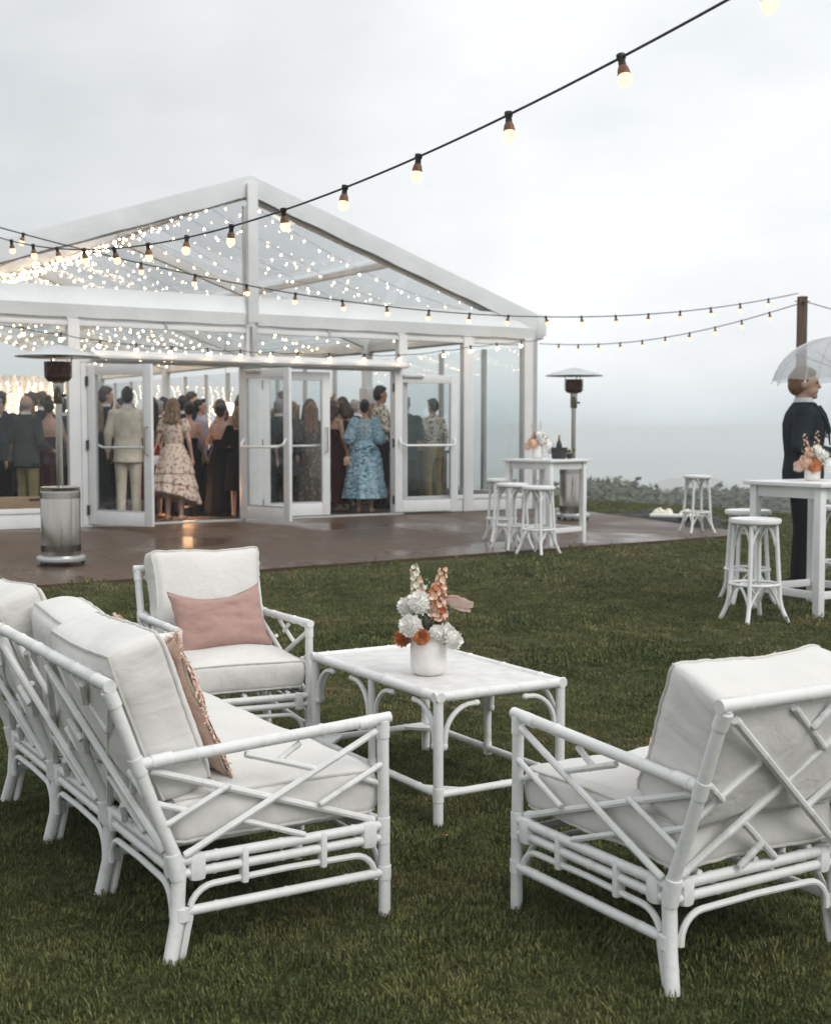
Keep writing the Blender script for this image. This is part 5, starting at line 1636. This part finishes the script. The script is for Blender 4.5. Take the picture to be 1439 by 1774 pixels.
# more of the crowd deeper inside, nobody there can be told from the next
for gi, u, vv, rz in ((1, -7.9, 2.9, 40), (3, -7.3, 3.4, -30), (4, -6.6, 3.6, 60), (13, -6.0, 3.2, -10), (14, -5.55, 2.5, 20), (8, -5.0, 4.6, 80), (10, -4.5, 3.9, -60), (11, -3.9, 2.9, 15), (13, -3.4, 3.3, -70),
                      (4, -2.9, 2.7, 30), (14, -2.5, 3.4, -20), (3, -3.7, 4.8, 0), (12, -2.95, 1.75, 10), (1, -1.9, 3.2, 50), (23, -6.9, 5.6, -40), (10, -4.2, 1.5, 25), (8, -7.55, 2.2, 0), (14, -8.1, 2.1, -20), (11, -6.45, 2.3, 10), (13, -5.35, 1.75, -15), (3, -5.05, 2.3, 35), (4, -4.45, 2.9, -85), (14, -3.85, 2.0, 20), (1, -3.0, 2.2, -30),
                      (10, -2.55, 1.5, 60), (8, -2.0, 2.5, 10), (12, -3.6, 1.65, -10), (13, -1.45, 2.9, -40), (23, -5.7, 3.3, 0), (4, -7.0, 2.8, 70), (3, -8.05, 1.0, 15), (14, -7.3, 1.75, 25), (13, -7.85, 1.9, -35), (11, -5.15, 1.35, 20), (8, -4.95, 1.9, -15), (14, -6.55, 1.15, 30),
                      (3, -4.1, 1.25, 10), (10, -3.1, 1.4, -50), (1, -2.35, 1.95, 15), (12, -4.3, .75, -12)):
    q = copy_tree(GUESTS[gi]); q.location = PT(u, vv); q.rotation_euler = (random.gauss(0, .02), random.gauss(0, .025), R(rz)); q.scale = q.scale * random.uniform(.96, 1.04)
    tag(q, NEAR.get((gi, u), 'guest in dark clothes among the crowd deep inside the marquee'), 'person', 'guests deep inside the marquee')

# the suited man with a clear umbrella
MAN = (3.34, 11.2, 0)
man = person('man in a dark suit holding a clear umbrella, seen in profile at right', MAN, R(-104), 1.90, 'm', 'hair_sandy', 'short',
       [('jacket', 'suit_navy'), ('trousers', 'suit_black'), ('lapels', 'suit_navy')], ('front', 'front'), 'skin', .009, legs=.035)
man.scale = (man.scale[0] * 1.16, man.scale[1] * 1.16, man.scale[2])
UB = Vector((3.60, 11.13, 1.12))
um = thing('clear_umbrella', 'clear dome umbrella held over the suited man', 'umbrella', UB)
zr, za, Rr = 1.80 - UB.z, 2.19 - UB.z, .56
mb = MB(); NS = 8; NA = 8; NR = 9
for k in range(NS):
    for i in range(NA + 1):
        a = 2 * math.pi * (k + i / NA) / NS
        for j in range(NR + 1):
            t = j / NR; ang = t * R(78)
            rr = Rr * math.sin(ang) / math.sin(R(78)); z = zr + (za - zr) * (math.cos(ang) - math.cos(R(78))) / (1 - math.cos(R(78)))
            dip = math.sin(math.pi * i / NA) * t * t
            rr *= 1 - .055 * dip; z += .02 * dip
            mb.v.append((math.cos(a) * rr, math.sin(a) * rr, z))
    base = k * (NA + 1) * (NR + 1)
    for i in range(NA):
        for j in range(NR):
            q = base + i * (NR + 1) + j; mb.f.append((q, q + 1, q + NR + 2, q + NR + 1))
mb.build('canopy', 'umbrella_film', um)
for k in range(NS):
    a = 2 * math.pi * k / NS; pts = []
    for j in range(NR + 1):
        t = j / NR; ang = t * R(78); rr = (Rr - .004) * math.sin(ang) / math.sin(R(78)); z = zr + (za - zr) * (math.cos(ang) - math.cos(R(78))) / (1 - math.cos(R(78))) - .004
        pts.append((math.cos(a) * rr, math.sin(a) * rr, z))
    rb = MB().tube(pts, .0028, 6).build('rib', 'white_paint', um)
    MB().cap(pts[-1], Vector(pts[-1]) * 1.0 + Vector((math.cos(a) * .012, math.sin(a) * .012, -.01)), .005, .004).build('rib_tip', 'white_paint', rb)
    MB().tube([(0, 0, za - .28), pts[5]], .002, 5).build('strut', 'steel', rb)
MB().tube([(0, 0, -.05), (0, 0, za + .05)], .006, 8).build('shaft', 'white_paint', um)
MB().tube([(0, 0, -.05), (0, 0, -.12), (.012, 0, -.15), (.035, 0, -.158), (.052, 0, -.14), (.054, 0, -.12)], .011, 8).build('handle', 'white_paint', um)

# things inside the marquee
bx = thing('cardboard_box', 'flat brown cardboard box on the floor behind the left window', 'box', T(-7.85, .42, 0), YAW)
MB().box((0, 0, .19), (.85, .35, .36), bev=.004).build('carton', 'cardboard', bx); MB().box((.2, -.176, .34), (.14, .004, .03)).build('handle_slot', 'black_plastic', bx)
bar = thing('bar_counter', 'dark bar counter inside the glazed right corner', 'counter', T(-.75, 2.4, 0), YAW)
MB().box((0, 0, .42), (.5, 1.6, .84), bev=.01).build('cabinet', 'wood_pole', bar); MB().box((0, 0, .865), (.58, 1.7, .045), bev=.008).build('counter_top', 'black_plastic', bar)
cr = thing('wicker_crate', 'brown crate standing on the bar counter', 'crate', T(-.72, 2.1, .888), YAW)
MB().box((0, 0, .10), (.34, .42, .20), bev=.01).build('crate_body', 'cardboard', cr)
uplight = thing('uplight', 'small black floor lamp casting warm light among the guests in the left doorway', 'lamp', T(-5.25, 1.15, 0), YAW)
MB().lathe([(.06, 0), (.075, .01), (.075, .13), (.065, .14), (.06, .1), (.001, .1)], 18).build('lamp_body', 'black_plastic', uplight)
MB().lathe([(.001, .12), (.055, .12)], 16, caps=False).build('lens', 'lantern', uplight)
ld = bpy.data.lights.new('uplight_lamp', 'POINT'); ld.energy = 20; ld.color = (1, .52, .25); ld.shadow_soft_size = .10
lo = bpy.data.objects.new('uplight_lamp', ld); COL.objects.link(lo); lo.parent = uplight; lo.location = (0, 0, .28)
ln_ = thing('paper_lantern', 'glowing white paper lantern hanging inside the marquee', 'lantern', T(-2.35, 6.2, 1.45), YAW)
MB().ell((0, 0, .14), (.26, .26, .15), 20, 12).build('shade', 'lantern', ln_)
MB().tube([(0, 0, .28), (0, 0, 2.0)], .004, 5).build('cord', 'black_plastic', ln_)
sp = thing('loudspeaker', 'grey loudspeaker on a stand inside behind the central door glass', 'speaker', T(-.9, 3.4, 0), YAW)
MB().box((0, 0, 1.72), (.3, .26, .46), bev=.02).build('cabinet', 'frame_grey', sp); MB().tube([(0, 0, 0), (0, 0, 1.5)], .018, 8).build('stand', 'black_plastic', sp)
for k in range(3):
    a = 2.1 * k; MB().tube([(0, 0, .5), (math.cos(a) * .4, math.sin(a) * .4, .01)], .011, 6).build('stand_leg', 'black_plastic', sp)
bq = thing('flower_stand', 'tall white flower arrangement inside behind the right glazing', 'flowers', T(-1.0, 2.05, 0), YAW)
MB().lathe([(.14, 0), (.14, .02), (.02, .03), (.02, .95), (.09, .98), (.11, 1.06), (.09, 1.06), (.001, 1.0)], 18).build('pedestal', 'white_paint', bq)
rg_ = random.Random(3)
for k in range(9):
    c = (rg_.uniform(-.13, .13), rg_.uniform(-.13, .13), rg_.uniform(1.1, 1.42)); mum(.06, c, (c[0], c[1], .2), 5, 12, k).build('white_bloom', 'petal_white', bq)
for k in range(10): leaf_spray(bq, (0, 0, 1.05), (rg_.uniform(-1, 1), rg_.uniform(-1, 1), 1.2), .4, 14, 'stem', 120 + k, .03)

# ================================================================== TREES DOWN THE SLOPE
m, n, l, b = nodes_of('leaves')
b.inputs['Roughness'].default_value = .7
oi = n.new('ShaderNodeObjectInfo'); gm = n.new('ShaderNodeNewGeometry')
nz = n.new('ShaderNodeTexNoise'); nz.inputs['Scale'].default_value = .7; nz.inputs['Detail'].default_value = 3
l.new(gm.outputs['Position'], nz.inputs['Vector'])
rp = n.new('ShaderNodeValToRGB'); rp.color_ramp.elements[0].position = .35; rp.color_ramp.elements[0].color = (.030, .045, .018, 1)
rp.color_ramp.elements[1].position = .65; rp.color_ramp.elements[1].color = (.070, .088, .036, 1)
l.new(nz.outputs['Fac'], rp.inputs[0])
hv = n.new('ShaderNodeHueSaturation'); mr = n.new('ShaderNodeMapRange'); mr.inputs['To Min'].default_value = .75; mr.inputs['To Max'].default_value = 1.25
l.new(oi.outputs['Random'], mr.inputs[0]); l.new(mr.outputs[0], hv.inputs['Value']); l.new(rp.outputs[0], hv.inputs['Color']); l.new(hv.outputs[0], b.inputs['Base Color'])
mat('bark', (.06, .05, .04), .9, var=.3, scale=10)


def tree_proto(seed):
    rg = random.Random(seed)
    tr = MB(); Ht = 1.0
    tr.tube([(0, 0, -.1), (.01, .0, .12), (.02, .01, .3), (.01, .02, .5)], [.035, .026, .02, .012], 8)
    lobes = []
    for k in range(9):
        a = k * 2.4 + rg.random(); rr = rg.uniform(.16, .42); z = rg.uniform(.32, .78)
        c = Vector((math.cos(a) * rr, math.sin(a) * rr, z)); lobes.append((c, rg.uniform(.14, .25)))
        tr.tube([(.01, .01, .25 + .03 * (k % 4)), c * .6 + Vector((0, 0, .1)), c], [.012, .008, .003], 5)
    lobes.append((Vector((0, 0, .80)), .2))
    cr = MB()
    for c, r in lobes:
        for i in range(1300):
            d = Vector((rg.gauss(0, 1), rg.gauss(0, 1), rg.gauss(0, 1))).normalized()
            p = c + Vector((d.x, d.y, d.z * .8)) * r * (rg.random() ** .35) * rg.uniform(.85, 1.15)
            u = Vector((rg.gauss(0, 1), rg.gauss(0, 1), rg.gauss(0, .6))).normalized(); w = u.cross(d).normalized() if u.cross(d).length > .01 else Vector((1, 0, 0))
            s = rg.uniform(.016, .030)
            cr.add([p - u * s, p + w * s * .55, p + u * s, p - w * s * .55], [(0, 1, 2, 3)])
    return tr.mesh('trunk'), cr.mesh('crown', False)


PR = [tree_proto(s) for s in (1, 2, 3, 4)]
for a, b_ in PR: a.materials.append(M['bark']); b_.materials.append(M['leaves'])
rg = random.Random(11)
trees = [  # bearing, distance, apparent crown top
    (905, 78, 836), (950, 84, 830), (990, 88, 836), (1030, 80, 831), (1062, 76, 825), (1098, 84, 836), (1135, 92, 847), (1172, 88, 848), (1212, 96, 845), (1250, 92, 841), (1288, 98, 848),
    (1325, 100, 854), (1362, 96, 858), (1402, 104, 860), (1442, 100, 862), (1010, 108, 842), (1085, 114, 842), (1150, 120, 846), (1225, 122, 843), (1305, 126, 850),
    (1385, 130, 858), (1115, 70, 856), (1190, 72, 862), (1265, 74, 864), (1345, 76, 872), (1425, 78, 876), (860, 90, 842), (790, 100, 846), (700, 110, 850), (1490, 100, 864), (1540, 96, 866)]
tw = ['pale', 'dark', 'broad', 'rounded', 'bushy', 'low', 'spreading']
for i, (px, dist, py) in enumerate(trees):
    dist *= 1.5; py -= 12
    x = (px - 719.5) / 2250 * dist; y = dist; z = ground_z(x, y) - .3
    top = 1.38 - (py - 747) / 2250 * dist
    hgt = max(3.0, top - z); wd = hgt * rg.uniform(.95, 1.35)
    o = thing('tree', 'misty green tree on the slope, %s' % ('number %d' % i), 'tree', (x, y, z), rg.uniform(0, 6), 'misty trees on the slope beyond the lawn')
    o['label'] = 'bushy green tree fading into the mist on the slope beyond the lawn'
    o.scale = (wd, wd, hgt)
    a, b_ = PR[i % 4]
    link('trunk', a, None, o); link('crown', b_, None, o)

# ================================================================== GRASS
def blade_tile(size, n, hmin, hmax, w, seed):
    rg = random.Random(seed); mb = MB()
    for i in range(n):
        x, y = rg.uniform(-size / 2, size / 2), rg.uniform(-size / 2, size / 2)
        a = rg.uniform(0, 6.283); h = rg.uniform(hmin, hmax); ln = rg.uniform(.15, .9) * h
        dx, dy = math.cos(a), math.sin(a); sx, sy = -dy * w / 2, dx * w / 2
        mb.add([(x - sx, y - sy, -.004), (x + sx, y + sy, -.004), (x + dx * ln * .4 + sx * .8, y + dy * ln * .4 + sy * .8, h * .6), (x + dx * ln * .4 - sx * .8, y + dy * ln * .4 - sy * .8, h * .6), (x + dx * ln, y + dy * ln, h)],
               [(0, 1, 2, 3), (3, 2, 4)])
    me = mb.mesh('grass_tile', False); me.materials.append(M['grass_blade'])
    o = bpy.data.objects.new('grass_tile', me)
    return o


m, n, l, b = nodes_of('grass_blade')
b.inputs['Roughness'].default_value = .62; b.inputs['Specular IOR Level'].default_value = .25
gm = n.new('ShaderNodeNewGeometry')
n1 = n.new('ShaderNodeTexNoise'); n1.inputs['Scale'].default_value = 1.0; n1.inputs['Detail'].default_value = 6; n1.inputs['Roughness'].default_value = .65
n2 = n.new('ShaderNodeTexNoise'); n2.inputs['Scale'].default_value = 70; n2.inputs['Detail'].default_value = 2
l.new(gm.outputs['Position'], n1.inputs['Vector']); l.new(gm.outputs['Position'], n2.inputs['Vector'])
r1 = n.new('ShaderNodeValToRGB'); e = r1.color_ramp.elements
e[0].position = .34; e[0].color = (.070, .093, .029, 1); e[1].position = .70; e[1].color = (.195, .176, .086, 1)
k = e.new(.52); k.color = (.106, .124, .045, 1)
r2 = n.new('ShaderNodeValToRGB'); r2.color_ramp.elements[0].position = .3; r2.color_ramp.elements[0].color = (.5, .5, .5, 1); r2.color_ramp.elements[1].position = .72; r2.color_ramp.elements[1].color = (1.5, 1.42, 1.3, 1)
mx = n.new('ShaderNodeMix'); mx.data_type = 'RGBA'; mx.blend_type = 'MULTIPLY'; mx.inputs[0].default_value = 1
l.new(n1.outputs['Fac'], r1.inputs[0]); l.new(n2.outputs['Fac'], r2.inputs[0]); l.new(r1.outputs[0], mx.inputs[6]); l.new(r2.outputs[0], mx.inputs[7])
oi = n.new('ShaderNodeObjectInfo'); hs = n.new('ShaderNodeHueSaturation')
mv = n.new('ShaderNodeMapRange'); mv.inputs['To Min'].default_value = .65; mv.inputs['To Max'].default_value = 1.35
mh = n.new('ShaderNodeMapRange'); mh.inputs['To Min'].default_value = .515; mh.inputs['To Max'].default_value = .475
l.new(oi.outputs['Random'], mv.inputs[0]); l.new(oi.outputs['Random'], mh.inputs[0]); l.new(mv.outputs[0], hs.inputs['Value']); l.new(mh.outputs[0], hs.inputs['Hue'])
l.new(mx.outputs[2], hs.inputs['Color']); l.new(hs.outputs[0], b.inputs['Base Color'])


def on_deck(x, y, mg=.015):
    p = Vector((x, y, 0)); q = p - Vector((C0.x, C0.y, 0))
    return (p - EA).dot(edge_n) < mg and q.dot(G) < .5 + mg


def scatter(name, label, y0, y1, step, tile, seed, smin, smax, mg):
    rg = random.Random(seed); pts = []; rot = []; scl = []
    y = y0
    while y < y1:
        half = y * .40 + 1.5
        x = -half
        while x < half:
            px, py = x + rg.uniform(-.5, .5) * step, y + rg.uniform(-.5, .5) * step
            if not on_deck(px, py, mg):
                pts.append((px, py, ground_z(px, py))); rot.append((rg.gauss(0, .16), rg.gauss(0, .16), rg.uniform(0, 6.283)))
                patch = noise.noise(Vector((px * 1.1, py * 1.1, 4)))
                scl.append(rg.uniform(smin, smax) * (1 + .45 * patch))
            x += step
        y += step
    me = bpy.data.meshes.new(name); me.from_pydata(pts, [], [])
    ar = me.attributes.new('rot', 'FLOAT_VECTOR', 'POINT'); ar.data.foreach_set('vector', [q for r_ in rot for q in r_])
    asx = me.attributes.new('scl', 'FLOAT', 'POINT'); asx.data.foreach_set('value', scl)
    o = link(name, me); tag(o, label, 'grass', kind='stuff')
    ng = bpy.data.node_groups.new(name, 'GeometryNodeTree')
    ng.interface.new_socket('Geometry', in_out='INPUT', socket_type='NodeSocketGeometry'); ng.interface.new_socket('Geometry', in_out='OUTPUT', socket_type='NodeSocketGeometry')
    N = ng.nodes; gi = N.new('NodeGroupInput'); go = N.new('NodeGroupOutput'); ip = N.new('GeometryNodeInstanceOnPoints'); ob = N.new('GeometryNodeObjectInfo')
    ob.inputs['Object'].default_value = tile; ob.inputs['As Instance'].default_value = True
    a1 = N.new('GeometryNodeInputNamedAttribute'); a1.data_type = 'FLOAT_VECTOR'; a1.inputs[0].default_value = 'rot'
    a2 = N.new('GeometryNodeInputNamedAttribute'); a2.data_type = 'FLOAT'; a2.inputs[0].default_value = 'scl'
    er = N.new('FunctionNodeEulerToRotation')
    K = ng.links
    K.new(gi.outputs[0], ip.inputs['Points']); K.new(ob.outputs['Geometry'], ip.inputs['Instance'])
    K.new(a1.outputs['Attribute'], er.inputs[0]); K.new(er.outputs[0], ip.inputs['Rotation']); K.new(a2.outputs['Attribute'], ip.inputs['Scale'])
    K.new(ip.outputs[0], go.inputs[0])
    md = o.modifiers.new('grass', 'NODES'); md.node_group = ng
    return o


scatter('lawn_grass', 'short damp grass in the foreground around the furniture', 2.2, 6.4, .055, blade_tile(.11, 120, .006, .0155, .0030, 1), 1, .55, 1.35, .06)
scatter('lawn_grass', 'short grass of the middle lawn behind the coffee table', 6.4, 11.5, .11, blade_tile(.22, 180, .007, .017, .0052, 2), 2, .55, 1.35, .12)
scatter('lawn_grass', 'short grass of the far lawn up to the deck and crest', 11.5, 27, .16, blade_tile(.26, 90, .010, .024, .009, 3), 3, .6, 1.3, .14)
# fallen petals and leaves
rg = random.Random(5)
for i, (x, y, z, mm, lb) in enumerate([(1.11, 5.65, .03, 'petal_cream', 'pale petal fallen on the lawn right of the coffee table'), (-.42, 13.65, None, 'petal_white', 'white petal lying on the wet deck'),
                                       (.10, 4.27, .03, 'petal_orange', 'dry leaf on the grass at the foot of the coffee table leg'), (-.30, 6.9, .03, 'petal_cream', 'tiny pale petal on the middle lawn')]):
    mb = MB(); petal(mb, Matrix.Rotation(rg.random() * 6, 3, 'Z'), (0, 0, 0), .045, .03, .1, .3)
    o = tag(mb.build('fallen_petal', mm), lb, 'petal', 'fallen petals'); o.location = (x, y, z if z is not None else deck_z((x, y)) + .004)

# ================================================================== HAZE
m = bpy.data.materials.new('haze'); m.use_nodes = True
n, l = m.node_tree.nodes, m.node_tree.links
n.remove(n['Principled BSDF'])
pv = n.new('ShaderNodeVolumePrincipled'); pv.inputs['Color'].default_value = (.95, .98, 1.0, 1); pv.inputs['Density'].default_value = 0.0015; pv.inputs['Anisotropy'].default_value = 0.1
l.new(pv.outputs[0], n['Material Output'].inputs['Volume'])
MATS['haze'] = m
hz = MB().box((0, 4300, (5.4 - 80) / 2), (15600, 9900, 85.4)).build('haze', 'haze', smooth=False)
tag(hz, 'pale mist hanging over the lawn and hillside', kind='stuff')
